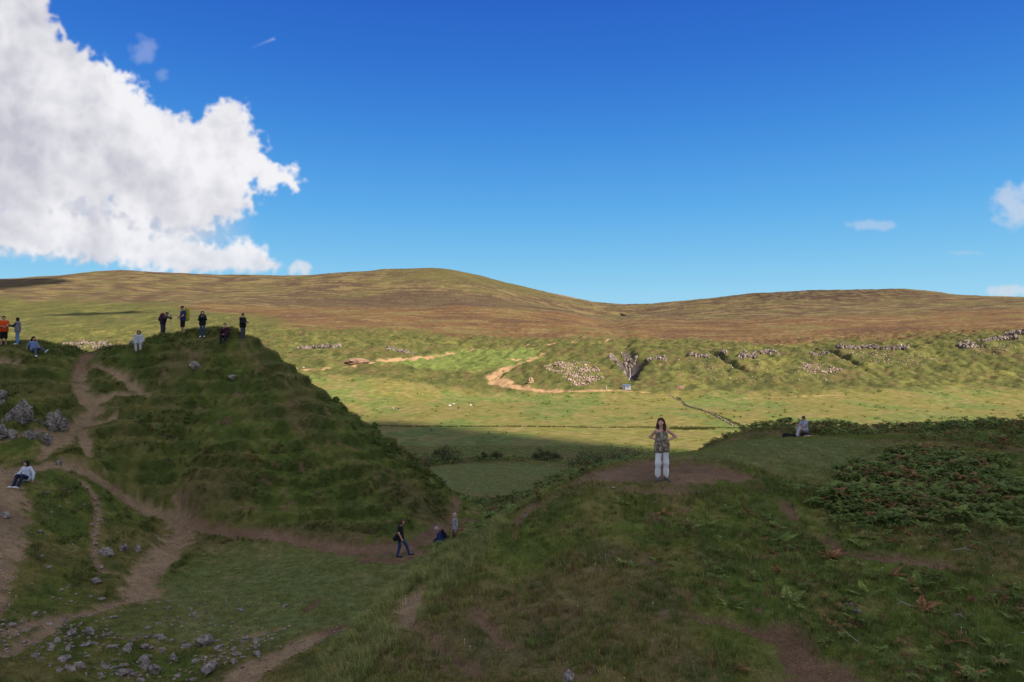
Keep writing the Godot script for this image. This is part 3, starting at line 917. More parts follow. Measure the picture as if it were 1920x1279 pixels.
# ---------------------------------------------------------------- rocks
func ico(level: int) -> Array:
	var t := (1.0 + sqrt(5.0)) / 2.0
	var v: Array = []
	for p in [[-1, t, 0], [1, t, 0], [-1, -t, 0], [1, -t, 0], [0, -1, t], [0, 1, t], [0, -1, -t], [0, 1, -t], [t, 0, -1], [t, 0, 1], [-t, 0, -1], [-t, 0, 1]]:
		v.append(Vector3(p[0], p[1], p[2]).normalized())
	var f := [0, 11, 5, 0, 5, 1, 0, 1, 7, 0, 7, 10, 0, 10, 11, 1, 5, 9, 5, 11, 4, 11, 10, 2, 10, 7, 6, 7, 1, 8, 3, 9, 4, 3, 4, 2, 3, 2, 6, 3, 6, 8, 3, 8, 9, 4, 9, 5, 2, 4, 11, 6, 2, 10, 8, 6, 7, 9, 8, 1]
	for l in level:
		var mid := {}
		var g := []
		for k in range(0, f.size(), 3):
			var m := []
			for e in 3:
				var a: int = f[k + e]
				var b: int = f[k + (e + 1) % 3]
				var key := mini(a, b) * 100000 + maxi(a, b)
				if not mid.has(key):
					mid[key] = v.size()
					v.append(((v[a] + v[b]) * 0.5).normalized())
				m.append(mid[key])
			g.append_array([f[k], m[0], m[2], f[k + 1], m[1], m[0], f[k + 2], m[2], m[1], m[0], m[1], m[2]])
		f = g
	return [v, f]

# a broken boulder: planes knocked off a lump, flat-shaded, lichen and damp stains in patches
func boulder(seed_: int, level: int, shape: Vector3, tone: Color, lichen: Color, chips := 9, rough := 0.18) -> ArrayMesh:
	var r := RandomNumberGenerator.new()
	r.seed = seed_
	var base := ico(level)
	var planes := []
	for i in chips:
		var d := Vector3(r.randfn(), r.randfn() * 0.8, r.randfn()).normalized()
		planes.append([d, r.randf_range(0.55, 0.86)])
	var n := FastNoiseLite.new()
	n.seed = seed_
	n.frequency = 1.3
	n.fractal_octaves = 4
	var pts := []
	for p in base[0]:
		var q: Vector3 = p * (1.0 + rough * 1.6 * n.get_noise_3dv(p * 1.1))
		for pl in planes:
			var over: float = q.dot(pl[0]) - pl[1]
			if over > 0.0:
				q -= pl[0] * over * 0.92
		q *= 1.0 + rough * n.get_noise_3dv(p * 3.7 + Vector3(9, 0, 0))
		pts.append(q * shape)
	var st := SurfaceTool.new()
	st.begin(Mesh.PRIMITIVE_TRIANGLES)
	st.set_smooth_group(-1)
	var f: Array = base[1]
	for k in range(0, f.size(), 3):
		for e in [0, 2, 1]:
			var p: Vector3 = base[0][f[k + e]]
			var a := n.get_noise_3dv(p * 2.6 + Vector3(0, 4, 0))
			var b := n.get_noise_3dv(p * 7.0)
			var c := tone * (1.0 + 0.5 * b)
			c = c.lerp(lichen, smoothstep(0.02, 0.28, a + 0.5 * b))
			c = c.lerp(tone * 0.55, smoothstep(0.08, 0.35, -a + 0.3 * b))
			c.a = 1.0
			st.set_color(c)
			st.add_vertex(pts[f[k + e]])
	st.generate_normals()
	return st.commit()

const ROCK_GREY := Color(0.30, 0.255, 0.225)
const LICHEN := Color(0.47, 0.43, 0.38)
var stones := []
var far_stones := []

func joined(pieces: Array) -> ArrayMesh:
	var st := SurfaceTool.new()
	st.begin(Mesh.PRIMITIVE_TRIANGLES)
	for p in pieces:
		st.append_from(p[0], 0, p[1])
	return st.commit()

func placed(x: float, y: float, z: float, size: Vector3, turn: float, tip := 0.0) -> Transform3D:
	var b := Basis(Vector3.UP, turn) * Basis(Vector3.RIGHT, tip)
	return Transform3D(b.scaled_local(size), Vector3(x, y, z))

# x, z, breadth, height, label: outcrops close by
const OUTCROPS := [
	[-25.95, -37.2, 1.35, 1.7, "tall pale lichened rock outcrop left of the worn path, largest of the pair"],
	[-24.75, -38.0, 1.2, 1.25, "squat lichened rock outcrop beside the worn path, right of the tall one"],
	[-28.0, -38.4, 1.3, 1.4, "rock outcrop cut off by the left edge of the picture"],
	[-26.1, -36.0, 1.4, 0.7, "low broken rock ledge below the tall pale outcrop at left"],
	[-24.5, -36.7, 1.1, 0.45, "flat rubbly rock at the foot of the squat outcrop"],
]
const ROCKS := [
	[-19.55, -43.41, 0.62, 0.6, "upright pale rock poking from the dark mound face"],
	[-17.26, -43.43, 0.7, 0.32, "flat pale rock in the upper mound face, right of the upright one"],
	[-17.41, -30.25, 0.62, 0.4, "pale grey slab beside the trodden stone steps"],
	[-17.3, -31.3, 0.5, 0.4, "darker rock just above the pale slab beside the steps"],
	[-16.95, -31.9, 0.3, 0.42, "thin upright stone at the edge of the dark grass hollow"],
	[-16.35, -27.69, 0.5, 0.3, "grey rock just left of the broad path's lower end"],
	[-10.74, -24.67, 0.66, 0.5, "rounded lichened boulder alone on the short turf"],
	[-14.45, -24.11, 0.46, 0.34, "blue-grey angular boulder in the stony grass, upper left of the field"],
	[-14.72, -23.60, 0.38, 0.28, "brownish stone beside the blue-grey angular boulder"],
	[-11.35, -23.62, 0.3, 0.26, "small bluish stone below the rounded lichened boulder"],
	[-9.85, -22.95, 0.66, 0.4, "broad pale boulder near the bottom edge, beside the bare scree gully"],
	[-12.53, -23.98, 0.34, 0.2, "flat grey stone in the middle of the stony grass"],
	[-12.85, -23.56, 0.42, 0.34, "cluster-topped white stone in the middle of the stony grass"],
	[-11.45, -22.55, 0.46, 0.4, "rounded grey boulder at the bottom edge, right of two"],
	[-11.85, -22.75, 0.42, 0.42, "tall brown stone at the bottom edge, left of the rounded boulder"],
	[-12.14, -21.97, 0.4, 0.24, "brown flat stone cut by the bottom edge of the picture"],
	[-13.80, -21.71, 0.5, 0.2, "long low brown slab near the lower left grass"],
	[-13.2, -21.5, 0.34, 0.26, "dark round stone in the grass near the bottom left"],
	[-22.65, -35.20, 0.36, 0.34, "tan stone sticking out of the earth bank above the ledge path"],
	[-20.8, -28.9, 0.42, 0.34, "brown stone lying on the bare earth slope at far left"],
	[6.59, -13.49, 0.17, 0.09, "small white stone alone on the right knoll's slope"],
	[2.68, -18.63, 0.16, 0.1, "pale pebble left of the strip of earth below the woman"],
	[4.85, -18.6, 0.16, 0.09, "pale pebble right of the strip of earth below the woman"],
	[0.9, -10.95, 0.22, 0.24, "whitish stone at the bottom edge left of centre"],
	[0.35, -17.75, 0.16, 0.1, "pale stone on the crumbling edge of the knoll"],
	[-23.55, -44.25, 0.9, 0.6, "rock on the mound's crest that the pale-clad person sits on"],
	[-23.9, -44.6, 0.7, 0.4, "low rock left of the pale-clad seated person"],
]

func rocks() -> void:
	for i in 5:
		stones.append(boulder(100 + i, 2, Vector3(1.0, 0.7, 0.85), ROCK_GREY * [1.0, 0.9, 1.15, 0.8, 1.1][i], LICHEN))
	for i in OUTCROPS.size():
		var k: Array = OUTCROPS[i]
		var parts := []
		var r := RandomNumberGenerator.new()
		r.seed = 300 + i
		var main := boulder(200 + i, 4, Vector3(0.5, 0.6, 0.5), ROCK_GREY * 0.8, LICHEN * 0.8, 22, 0.2)
		parts.append([main, placed(0, k[3] * 0.22, 0, Vector3(k[2], k[3] * 0.85, k[2] * 0.8), r.randf() * 6.0, 0.2)])
		for j in 11:
			var s: float = k[2] * r.randf_range(0.25, 0.62)
			parts.append([boulder(220 + 10 * i + j, 3, Vector3(0.5, 0.55, 0.5), ROCK_GREY * r.randf_range(0.55, 1.0), LICHEN * 0.85, 14, 0.2), placed(r.randf_range(-0.5, 0.5) * k[2], k[3] * r.randf_range(-0.05, 0.45), r.randf_range(-0.1, 0.45) * k[2], Vector3(s, s * 1.2, s), r.randf() * 6.0, r.randf_range(-0.4, 0.4))])
		var o := put("rock_outcrop", joined(parts), M.rock, Vector3(k[0], ground(k[0], k[1]) - 0.3, k[1]))
		tag(o, k[4], "rock", "rock outcrops left of the worn path")
	for i in ROCKS.size():
		var k: Array = ROCKS[i]
		var o := put("rock", stones[i % 5], M.rock, Vector3(k[0], ground(k[0], k[1]) + k[3] * 0.2, k[1]))
		o.scale = Vector3(k[2] * 0.55, k[3] * 0.75, k[2] * 0.5)
		o.rotation.y = i * 1.7
		tag(o, k[4], "rock")
	# loose stones strewn through the turf at the lower left
	var group := "stones strewn through the turf at lower left"
	for i in 260:
		var x := rng.randf_range(-16.5, -8.6)
		var z := rng.randf_range(-28.0, -20.8)
		if z > -23.2 + (x + 8.6) * -0.3 and rng.randf() < 0.3 or z < -24.5 - (x + 15.0) * 0.2 and rng.randf() < 0.75 or wear(x, z) > 0.7:
			continue
		var s := rng.randf_range(0.05, 0.17) * (1.6 if rng.randf() < 0.12 else 1.0)
		var o := put("stone", stones[rng.randi() % 5], M.rock, Vector3(x, ground(x, z) + s * 0.02, z))
		o.scale = Vector3(s * rng.randf_range(0.8, 1.6), s * rng.randf_range(0.5, 0.9), s)
		o.rotation.y = rng.randf() * TAU
		tag(o, ("broad" if o.scale.x > s * 1.25 else "stubby") + (" lichened stone" if s > 0.11 else " little stone") + " in the stony turf at lower left, " + ("near the lower left path" if x < -14.5 else "in the middle of the field" if x < -12.0 else "around the lichened boulder" if x < -10.0 else "beside the bare earth gully"), "stone", group)
	for i in 60:
		var x := rng.randf_range(-22.5, -16.6)
		var z := rng.randf_range(-33.5, -25.0)
		if wear(x, z) > 0.3 or x > -16.0 - (z + 25.0) * -0.45 or x < -18.5 - (z + 25.0) * -0.45:
			continue
		var s := rng.randf_range(0.06, 0.14)
		var o := put("stone", stones[rng.randi() % 5], M.rock, Vector3(x, ground(x, z) + s * 0.3, z))
		o.scale = Vector3(s * rng.randf_range(0.8, 1.3), s * rng.randf_range(0.7, 1.1), s)
		o.rotation.y = rng.randf() * TAU
		tag(o, "small pale stone on the grass slope between the bare earth and the steps", "stone", "pale stones on the grass slope at left")
	# trodden steps in the slope
	var steps := [[-20.9, -34.5, 0.5], [-20.25, -34.2, 0.42], [-20.0, -33.8, 0.5], [-19.75, -33.3, 0.38], [-19.25, -32.7, 0.5], [-19.1, -32.0, 0.42], [-18.7, -31.6, 0.55], [-18.4, -31.0, 0.45], [-18.05, -30.5, 0.5], [-17.75, -29.9, 0.5], [-17.2, -29.3, 0.6]]
	var tread := boulder(150, 2, Vector3(1.0, 0.35, 0.8), Color(0.36, 0.25, 0.18), Color(0.44, 0.34, 0.27), 8, 0.1)
	var nth := ["topmost", "second", "third", "fourth", "fifth", "sixth", "seventh", "eighth", "ninth", "tenth", "lowest"]
	for s in steps:
		var o := put("stone_step", tread, M.rock, Vector3(s[0], ground(s[0], s[1]) - 0.02, s[1]))
		o.scale = Vector3(s[2] * 0.55, 0.22, s[2] * 0.45)
		o.rotation.y = s[0] * 5.0
		tag(o, nth[steps.find(s)] + " stone step from the top of the stepped trail on the left slope", "step", "stone steps of the left slope trail")
	# crumbs of rock in the stony turf and on the bare earth
	var at := []
	var col := []
	for i in 1500:
		var x := rng.randf_range(-17.0, -8.2)
		var z := rng.randf_range(-28.5, -20.8)
		if lump.get_noise_2d(x * 0.8, z * 0.8) < rng.randf_range(-0.2, 0.35) or z < -24.5 - (x + 15.0) * 0.2 and rng.randf() < 0.6:
			continue
		var s := rng.randf_range(0.02, 0.07)
		at.append(placed(x, ground(x, z) + s * 0.2, z, Vector3(s * 1.3, s * 0.7, s), rng.randf() * TAU))
		col.append(Color(1.0, 0.92, 0.82) * rng.randf_range(0.6, 1.2))
	for i in 1400:
		var key: String = ["bare", "main", "dirt", "low1", "saddle", "cross", "bare", "ledge"][rng.randi() % 8]
		var p: Array = PATHS[key]
		var k := rng.randi() % (p.size() / 3 - 1)
		var t := rng.randf()
		var x: float = lerpf(p[3 * k], p[3 * k + 3], t) + rng.randfn() * p[3 * k + 2] * 0.4
		var z: float = lerpf(p[3 * k + 1], p[3 * k + 4], t) + rng.randfn() * p[3 * k + 2] * 0.4
		var s := rng.randf_range(0.012, 0.045)
		at.append(placed(x, ground(x, z) + s * 0.2, z, Vector3(s, s * 0.7, s), rng.randf() * TAU))
		col.append(Color(1.2, 1.0, 0.85) * rng.randf_range(0.7, 1.2))
	many("pebbles", boulder(160, 1, Vector3.ONE, Color(0.36, 0.30, 0.26), Color(0.45, 0.4, 0.36), 4, 0.1), M.rock, at, col, "small pebbles lying on the bare earth paths", "pebbles")

# ---------------------------------------------------------------- things on the far slopes
const CRAGS := [
	[-114.2, -418.9, 26.0, 3.2, "long pale crag band on the far green slope, right of the dark mound"],
	[-69.0, -414.5, 9.0, 2.4, "short pale crag with a dark hollow above the far upper track"],
	[-60.0, -412.0, 8.0, 1.4, "low stony patch right of the short pale crag above the upper track"],
	[-247.9, -409.3, 24.0, 3.0, "broad pale crag band on the far slope behind the saddle"],
	[-219.0, -380.0, 12.0, 2.0, "lower stony crag behind the saddle between the mounds"],
	[-150.0, -415.0, 9.0, 2.0, "small round crag left of the long pale band"],
	[58.5, -392.0, 9.0, 3.6, "grey crag on the left shoulder of the waterfall ravine"],
	[66.5, -400.5, 9.0, 3.4, "dark crag at the head of the waterfall ravine"],
	[80.5, -393.0, 10.0, 2.2, "low crag just right of the waterfall ravine"],
	[105.7, -399.0, 12.0, 2.8, "pale crag right of the waterfall, between it and a round one"],
	[120.2, -405.0, 7.0, 2.6, "round pink crag on the escarpment's rim"],
	[133.5, -399.0, 11.0, 3.2, "dark split crag at the head of the dry gully"],
	[148.0, -407.0, 12.0, 2.4, "long pale crag right of the dark split crag"],
	[174.8, -401.5, 10.0, 2.0, "scattered pale crag above the pink scree"],
	[198.3, -419.0, 11.0, 4.2, "black crag at the left end of the long cliff"],
	[212.0, -418.5, 16.0, 3.6, "middle of the long pale cliff on the right escarpment"],
	[227.0, -418.0, 14.0, 3.2, "right end of the long pale cliff on the right escarpment"],
	[265.5, -410.2, 11.0, 4.5, "pinkish round crag standing alone at the right"],
	[287.5, -417.0, 22.0, 3.2, "long pale crag near the right edge of the picture"],
	[309.8, -430.0, 14.0, 5.0, "tall dark crag cut by the right edge of the picture"],
]
const SCREE := [
	["fan of pinkish scree stones spilling down beside the far bend of the track", [[16, -368], [24, -378], [33, -380], [44, -376], [46, -350], [36, -334], [28, -336], [24, -352]], 1150],
	["pink scree patch below the rim of the right escarpment", [[150, -372], [158, -384], [172, -380], [174, -368], [160, -360]], 420],
	["pale stones scattered below the crag band behind the saddle", [[-262, -402], [-222, -404], [-205, -372], [-214, -366], [-232, -380]], 300],
	["pale stones scattered down the slope under the long cliff", [[186, -408], [234, -410], [240, -392], [214, -376], [192, -384]], 240],
	["pale stones scattered below the crags at the right edge", [[258, -404], [320, -414], [330, -392], [290, -384], [256, -392]], 240],
	["stray pale stones over the green bank right of the waterfall", [[74, -390], [140, -398], [160, -350], [90, -344]], 170],
]

func in_polygon(poly: Array, x: float, z: float) -> bool:
	var inside := false
	var n := poly.size()
	var b: Array = poly[n - 1]
	for a in poly:
		if (a[1] > z) != (b[1] > z) and x < float(b[0] - a[0]) * (z - a[1]) / (b[1] - a[1]) + a[0]:
			inside = not inside
		b = a
	return inside

func far_things() -> void:
	for i in 6:
		far_stones.append(boulder(400 + i, 1, Vector3(0.9, 1.0, 0.8), Color(0.215, 0.175, 0.155) * [1.0, 0.7, 1.2, 0.5, 1.1, 0.85][i], Color(0.42, 0.35, 0.31) * [1.0, 0.7, 1.15, 0.45, 1.1, 0.8][i], 8, 0.2))
	var slabs := []
	for i in 3:
		slabs.append(boulder(450 + i, 3, Vector3.ONE, Color(0.215, 0.175, 0.155), Color(0.42, 0.35, 0.31), 26, 0.25))
	for i in CRAGS.size():
		var k: Array = CRAGS[i]
		var y0 := ground(k[0], k[1])
		var parts := []
		var r := RandomNumberGenerator.new()
		r.seed = 500 + i
		for j in int(k[2] * 6.5):
			var u := r.randf_range(-0.5, 0.5)
			var x: float = u * k[2]
			var z: float = r.randf_range(-1.2, 2.0) * (0.8 + k[3] * 0.3)
			var s: float = r.randf_range(0.35, 1.0) * (0.6 + k[3] * 0.2)
			var y: float = ground(k[0] + x, k[1] + z) - y0 - 0.15 * s + r.randf_range(-0.1, 0.5) * k[3] * (1.0 - absf(u))
			parts.append([far_stones[j % 6], placed(x, y, z, Vector3(s, s * r.randf_range(0.9, 1.7), s), r.randf() * TAU, r.randf_range(-0.3, 0.3))])
		# the ledge that the broken blocks belong to
		for q in 3:
			var bx: float = (q - 1) * k[2] * 0.3
			parts.append([slabs[(i + q) % 3], placed(bx, ground(k[0] + bx, k[1]) - y0 + k[3] * 0.12, 0.0, Vector3(k[2] * 0.24, k[3] * 0.5, 1.3), r.randf_range(-0.2, 0.2))])
		var o := put("crag", joined(parts), M.far_rock, Vector3(k[0], y0, k[1]))
		tag(o, k[4], "crag", "crags along the far escarpment")
	for k in SCREE:
		var lo := Vector2(1e9, 1e9)
		var hi := -lo
		for p in k[1]:
			lo = lo.min(Vector2(p[0], p[1]))
			hi = hi.max(Vector2(p[0], p[1]))
		var at := []
		var col := []
		var tries := 0
		while at.size() < k[2] and tries < 20000:
			tries += 1
			var x := rng.randf_range(lo.x, hi.x)
			var z := rng.randf_range(lo.y, hi.y)
			if not in_polygon(k[1], x, z) or soft.get_noise_2d(x * 6.0, z * 6.0) < rng.randf_range(-0.45, 0.12):
				continue
			var s := rng.randf_range(0.16, 0.5) * (1.7 if rng.randf() < 0.1 else 1.0)
			at.append(placed(x, ground(x, z) + s * 0.2, z, Vector3(s, s * 0.8, s), rng.randf() * TAU))
			var g := rng.randf_range(1.0, 1.9)
			col.append(Color(1.1 * g, 1.0 * g, 0.98 * g))
		many("scree", far_stones[2], M.far_rock, at, col, k[0], "scree")
	waterfall()
	hut()
	far_small()
	stone_wall()

func waterfall() -> void:
	# a thin white burn dropping down the ravine's head in two steps
	var st := SurfaceTool.new()
	st.begin(Mesh.PRIMITIVE_TRIANGLES)
	var line := []
	for k in 40:
		var t := k / 39.0
		var x := lerpf(66.6, 61.6, t) + 0.5 * sin(t * 7.0)
		var z := lerpf(-401.0, -366.0, t)
		line.append(Vector3(x, ground(x, z) + 0.2, z))
	for k in 40:
		var p: Vector3 = line[k]
		var w := 0.14 + 0.2 * absf(lump.get_noise_1d(k * 2.3)) + 0.1 * k / 39.0
		for q in [Vector3(-w, -0.25, 0), Vector3(0, 0.22, 0.1), Vector3(w, -0.25, 0)]:
			st.set_color(Color.WHITE)
			st.add_vertex(p + q)
	for k in 39:
		for e in 2:
			var a := k * 3 + e
			for q in [a, a + 1, a + 3, a + 1, a + 4, a + 3]:
				st.add_index(q)
	st.generate_normals()
	var m := matte(lin(0.5, 0.5, 0.51), 0.5)
	var o := put("waterfall", st.commit(), m)
	tag(o, "thin white waterfall dropping down the dark ravine", "waterfall")

func box(st: SurfaceTool, c: Vector3, s: Vector3, t := Transform3D.IDENTITY) -> void:
	var b := BoxMesh.new()
	b.size = s
	st.append_from(b, 0, t * Transform3D(Basis.IDENTITY, c))

func one_box(called: String, c: Vector3, s: Vector3, mat: Material, parent: Node) -> MeshInstance3D:
	var b := BoxMesh.new()
	b.size = s
	return put(called, b, mat, c, parent)

func hut() -> void:
	var x := 53.84
	var z := -330.8
	var t := thing("shed", Vector3(x, ground(x, z), z), -0.25, "small pale shed with a blue roof beside the far track", "shed")
	var pale := matte(lin(0.32, 0.33, 0.36), 0.8)
	one_box("wall", Vector3(0, 0.85, 0), Vector3(3.4, 2.1, 2.0), pale, t)
	var st := SurfaceTool.new()
	st.begin(Mesh.PRIMITIVE_TRIANGLES)
	box(st, Vector3(0, 0, 0), Vector3(3.7, 0.12, 2.4), Transform3D(Basis(Vector3.RIGHT, 0.16), Vector3(0, 2.02, 0)))
	put("roof", st.commit(), matte(lin(0.10, 0.13, 0.24), 0.6), Vector3.ZERO, t)
	one_box("door", Vector3(-1.0, 0.8, 1.02), Vector3(0.8, 1.8, 0.06), matte(lin(0.08, 0.10, 0.2), 0.6), t)
	var w := one_box("window", Vector3(0.6, 1.2, 1.015), Vector3(0.9, 0.6, 0.05), matte(lin(0.5, 0.5, 0.5), 0.6), t)
	one_box("pane", Vector3(0, 0, 0.03), Vector3(0.76, 0.46, 0.02), matte(lin(0.05, 0.06, 0.08), 0.2), w)

func sheep_mesh() -> Array:
	return [boulder(700, 2, Vector3(0.30, 0.27, 0.52), Color(0.5, 0.48, 0.43), Color(0.56, 0.54, 0.48), 0, 0.07), boulder(701, 1, Vector3(0.09, 0.11, 0.17), Color(0.5, 0.47, 0.42), Color(0.6, 0.57, 0.5), 0, 0.05)]

func far_small() -> void:
	var post := matte(lin(0.4, 0.39, 0.36))
	var y := ground(43.97, -328.1)
	var st := SurfaceTool.new()
	st.begin(Mesh.PRIMITIVE_TRIANGLES)
	box(st, Vector3(0, 0.9, 0), Vector3(0.16, 2.2, 0.16))
	box(st, Vector3(0, 1.9, 0), Vector3(0.22, 0.08, 0.22))
	var t := thing("gate_post", Vector3(43.97, y, -328.1), 0.0, "pale post standing beside the far track, left of the shed", "post")
	put("post", st.commit(), post, Vector3.ZERO, t)
	one_box("rail", Vector3(0.5, 1.0, 0), Vector3(1.0, 0.1, 0.08), post, t)
	# a heap of dug sand
	var sand := boulder(720, 3, Vector3(1, 1, 1), Color(0.46, 0.33, 0.2), Color(0.5, 0.37, 0.24), 0, 0.2)
	var o := put("sand_heap", sand, M.far_rock, Vector3(9.06, ground(9.06, -342.0) + 0.3, -342.0))
	o.scale = Vector3(1.5, 2.4, 1.4)
	tag(o, "pointed heap of orange sand inside the far bend of the track", "heap")
	var bank := put("earth_bank", boulder(721, 3, Vector3.ONE, Color(0.40, 0.26, 0.19), Color(0.34, 0.21, 0.16), 0, 0.2), M.far_rock, Vector3(-81.0, ground(-81.0, -368.0) + 0.2, -368.0))
	bank.scale = Vector3(6.0, 1.7, 2.6)
	tag(bank, "dug bank of reddish earth above the far upper track", "bank")
	var scar := put("earth_bank", boulder(722, 3, Vector3.ONE, Color(0.34, 0.21, 0.15), Color(0.4, 0.27, 0.2), 0, 0.2), M.far_rock, Vector3(80.0, ground(80.0, -337.0), -337.0))
	scar.scale = Vector3(2.6, 1.3, 1.4)
	scar.rotation.z = 0.4
	tag(scar, "small red earth scar on the bank right of the shed", "bank")
	# sheep
	var parts := sheep_mesh()
	var wool := matte(Color.WHITE, 1.0)
	wool.vertex_color_use_as_albedo = true
	var leg := matte(lin(0.2, 0.18, 0.16))
	var flock := [[-43.64, -258.5, 0.4, "white sheep grazing apart, left of the group on the sunny meadow"], [-23.6, -266.6, 1.9, "white sheep in the meadow group, leftmost of three"], [-22.7, -274.0, 4.4, "white sheep in the meadow group, farthest off"], [-16.0, -272.0, 2.6, "white sheep in the meadow group, rightmost"], [-103.0, -348.0, 1.4, "white sheep on the far track beside the dark mound's edge"], [-106.0, -347.0, 0.3, "white sheep half hidden by the dark mound on the far track"], [-82.0, -292.0, 1.0, "white sheep alone on the upper meadow, nearer the dark mound"]]
	for f in flock:
		var s := thing("sheep", Vector3(f[0], ground(f[0], f[1]), f[1]), f[2], f[3], "sheep", "sheep grazing on the sunny meadow")
		put("body", parts[0], wool, Vector3(0, 0.62, 0), s)
		put("head", parts[1], wool, Vector3(0, 0.62, 0.58), s)
		for q in [[-0.15, 0.3], [0.15, 0.3], [-0.15, -0.3], [0.15, -0.3]]:
			one_box("leg", Vector3(q[0], 0.2, q[1]), Vector3(0.07, 0.44, 0.07), leg, s)
	var dark := [[-19.4, -256.0, 0.9, "dark sheep standing right of the white meadow group"], [-41.5, -257.5, 2.2, "dark sheep beside the sheep grazing apart"]]
	var black := matte(lin(0.05, 0.045, 0.04), 1.0)
	for f in dark:
		var s := thing("sheep", Vector3(f[0], ground(f[0], f[1]), f[1]), f[2], f[3], "sheep", "sheep grazing on the sunny meadow")
		put("body", parts[0], black, Vector3(0, 0.62, 0), s)
		put("head", parts[1], black, Vector3(0, 0.62, 0.58), s)
		for q in [[-0.15, 0.3], [0.15, 0.3], [-0.15, -0.3], [0.15, -0.3]]:
			one_box("leg", Vector3(q[0], 0.2, q[1]), Vector3(0.07, 0.44, 0.07), leg, s)

func stone_wall() -> void:
	var line := [[72.0, -320.0], [73.0, -300.0], [71.5, -278.0], [69.0, -253.0], [66.5, -235.0], [64.28, -220.0], [61.0, -194.0]]
	var parts := []
	var r := RandomNumberGenerator.new()
	r.seed = 88
	var y0 := ground(72.0, -320.0)
	for i in line.size() - 1:
		var a := Vector2(line[i][0], line[i][1])
		var b := Vector2(line[i + 1][0], line[i + 1][1])
		var n := int(a.distance_to(b) / 0.55)
		for k in n:
			var p := a.lerp(b, (k + r.randf()) / n)
			var tall := 0.36 + 0.25 * lump.get_noise_2d(p.x * 0.3, p.y * 0.3)
			for c in 2:
				var s := r.randf_range(0.2, 0.34)
				parts.append([far_stones[(k + c) % 6], placed(p.x - 72.0 + r.randf_range(-0.3, 0.3), ground(p.x, p.y) - y0 + tall * (c * 0.5), p.y + 320.0, Vector3(s, s * 0.8, s), r.randf() * TAU)])
	var o := put("dry_stone_wall", joined(parts), M.far_rock, Vector3(72.0, y0, -320.0))
	tag(o, "tumbled dry stone wall running straight across the sunny meadow", "wall")

# ---------------------------------------------------------------- plants
func tuft(seed_: int, blades: int, tall: float, spread: float, width: float, lean: float) -> ArrayMesh:
	var r := RandomNumberGenerator.new()
	r.seed = seed_
	var st := SurfaceTool.new()
	st.begin(Mesh.PRIMITIVE_TRIANGLES)
	for i in blades:
		var a := r.randf() * TAU
		var d := Vector3(cos(a), 0, sin(a))
		var side := Vector3(-d.z, 0, d.x) * width * r.randf_range(0.6, 1.2)
		var root := Vector3(r.randfn(), 0, r.randfn()) * spread * 0.45
		root.y = -0.02
		var h := tall * r.randf_range(0.5, 1.15)
		var k := lean * r.randf_range(0.3, 1.3)
		var mid := root + d * k * h * 0.35 + Vector3.UP * h * 0.62
		var tip := root + d * k * h + Vector3.UP * h * (1.0 - 0.25 * k)
		var tone := r.randf_range(0.75, 1.2)
		var c := Color(tone * r.randf_range(0.9, 1.2), tone, tone * r.randf_range(0.8, 1.1))
		st.set_color(c)
		for p in [root - side, root + side, mid + side * 0.7, root - side, mid + side * 0.7, mid - side * 0.7, mid - side * 0.7, mid + side * 0.7, tip]:
			st.add_vertex(p)
	st.generate_normals()
	return st.commit()

# one frond of bracken: an arching stem with paired leaflets that shorten to the tip
func frond(st: SurfaceTool, root: Vector3, dir: Vector3, length: float, droop: float, pairs: int, c: Color, r: RandomNumberGenerator) -> void:
	var out := Vector3(dir.x, 0, dir.z).normalized()
	var across := Vector3(-out.z, 0, out.x)
	var prev := root
	for i in range(1, pairs + 1):
		var t := float(i) / pairs
		var p := root + dir * length * t + Vector3.DOWN * droop * length * t * t
		var w := 0.006 * (1.2 - t)
		st.set_color(c * 0.8)
		for q in [prev - across * w, prev + across * w, p + across * w, prev - across * w, p + across * w, p - across * w]:
			st.add_vertex(q)
		var l := length * 0.32 * (1.0 - t * 0.92) * smoothstep(0.0, 0.22, t) + 0.012
		var fwd := (p - prev).normalized()
		for s in [-1.0, 1.0]:
			var tip: Vector3 = p + across * s * l + fwd * l * 0.45 + Vector3.DOWN * l * r.randf_range(0.05, 0.4)
			var wide := fwd * minf(length / pairs * 0.5, l * 0.4)
			var m: Vector3 = p.lerp(tip, 0.45) + Vector3.UP * l * 0.06
			var g := r.randf_range(0.75, 1.25)
			st.set_color(Color(c.r * g, c.g * g, c.b * g))
			for q in [p - wide * 0.5, m + wide, p + wide * 0.5, p - wide * 0.5, m - wide * 0.6, m + wide, m - wide * 0.6, tip, m + wide]:
				st.add_vertex(q)
		prev = p

func bracken_mesh(seed_: int, tall: float, fronds: int, c: Color) -> ArrayMesh:
	var r := RandomNumberGenerator.new()
	r.seed = seed_
	var st := SurfaceTool.new()
	st.begin(Mesh.PRIMITIVE_TRIANGLES)
	var top := Vector3(r.randf_range(-0.1, 0.1), tall * 0.55, r.randf_range(-0.1, 0.1))
	var across := Vector3(0.008, 0, 0.004)
	st.set_color(Color(1.5, 1.0, 0.8) * 0.9)
	for q in [-across, across, top + across, -across, top + across, top - across]:
		st.add_vertex(q)
	for i in fronds:
		var a := TAU * i / fronds + r.randf_range(-0.5, 0.5)
		var up := r.randf_range(0.35, 1.7)
		var root := top * r.randf_range(0.5, 1.0)
		frond(st, root, Vector3(cos(a), up, sin(a)).normalized(), tall * r.randf_range(0.4, 0.85), r.randf_range(0.2, 0.8), 15, c * r.randf_range(0.7, 1.2), r)
	st.generate_normals()
	return st.commit()

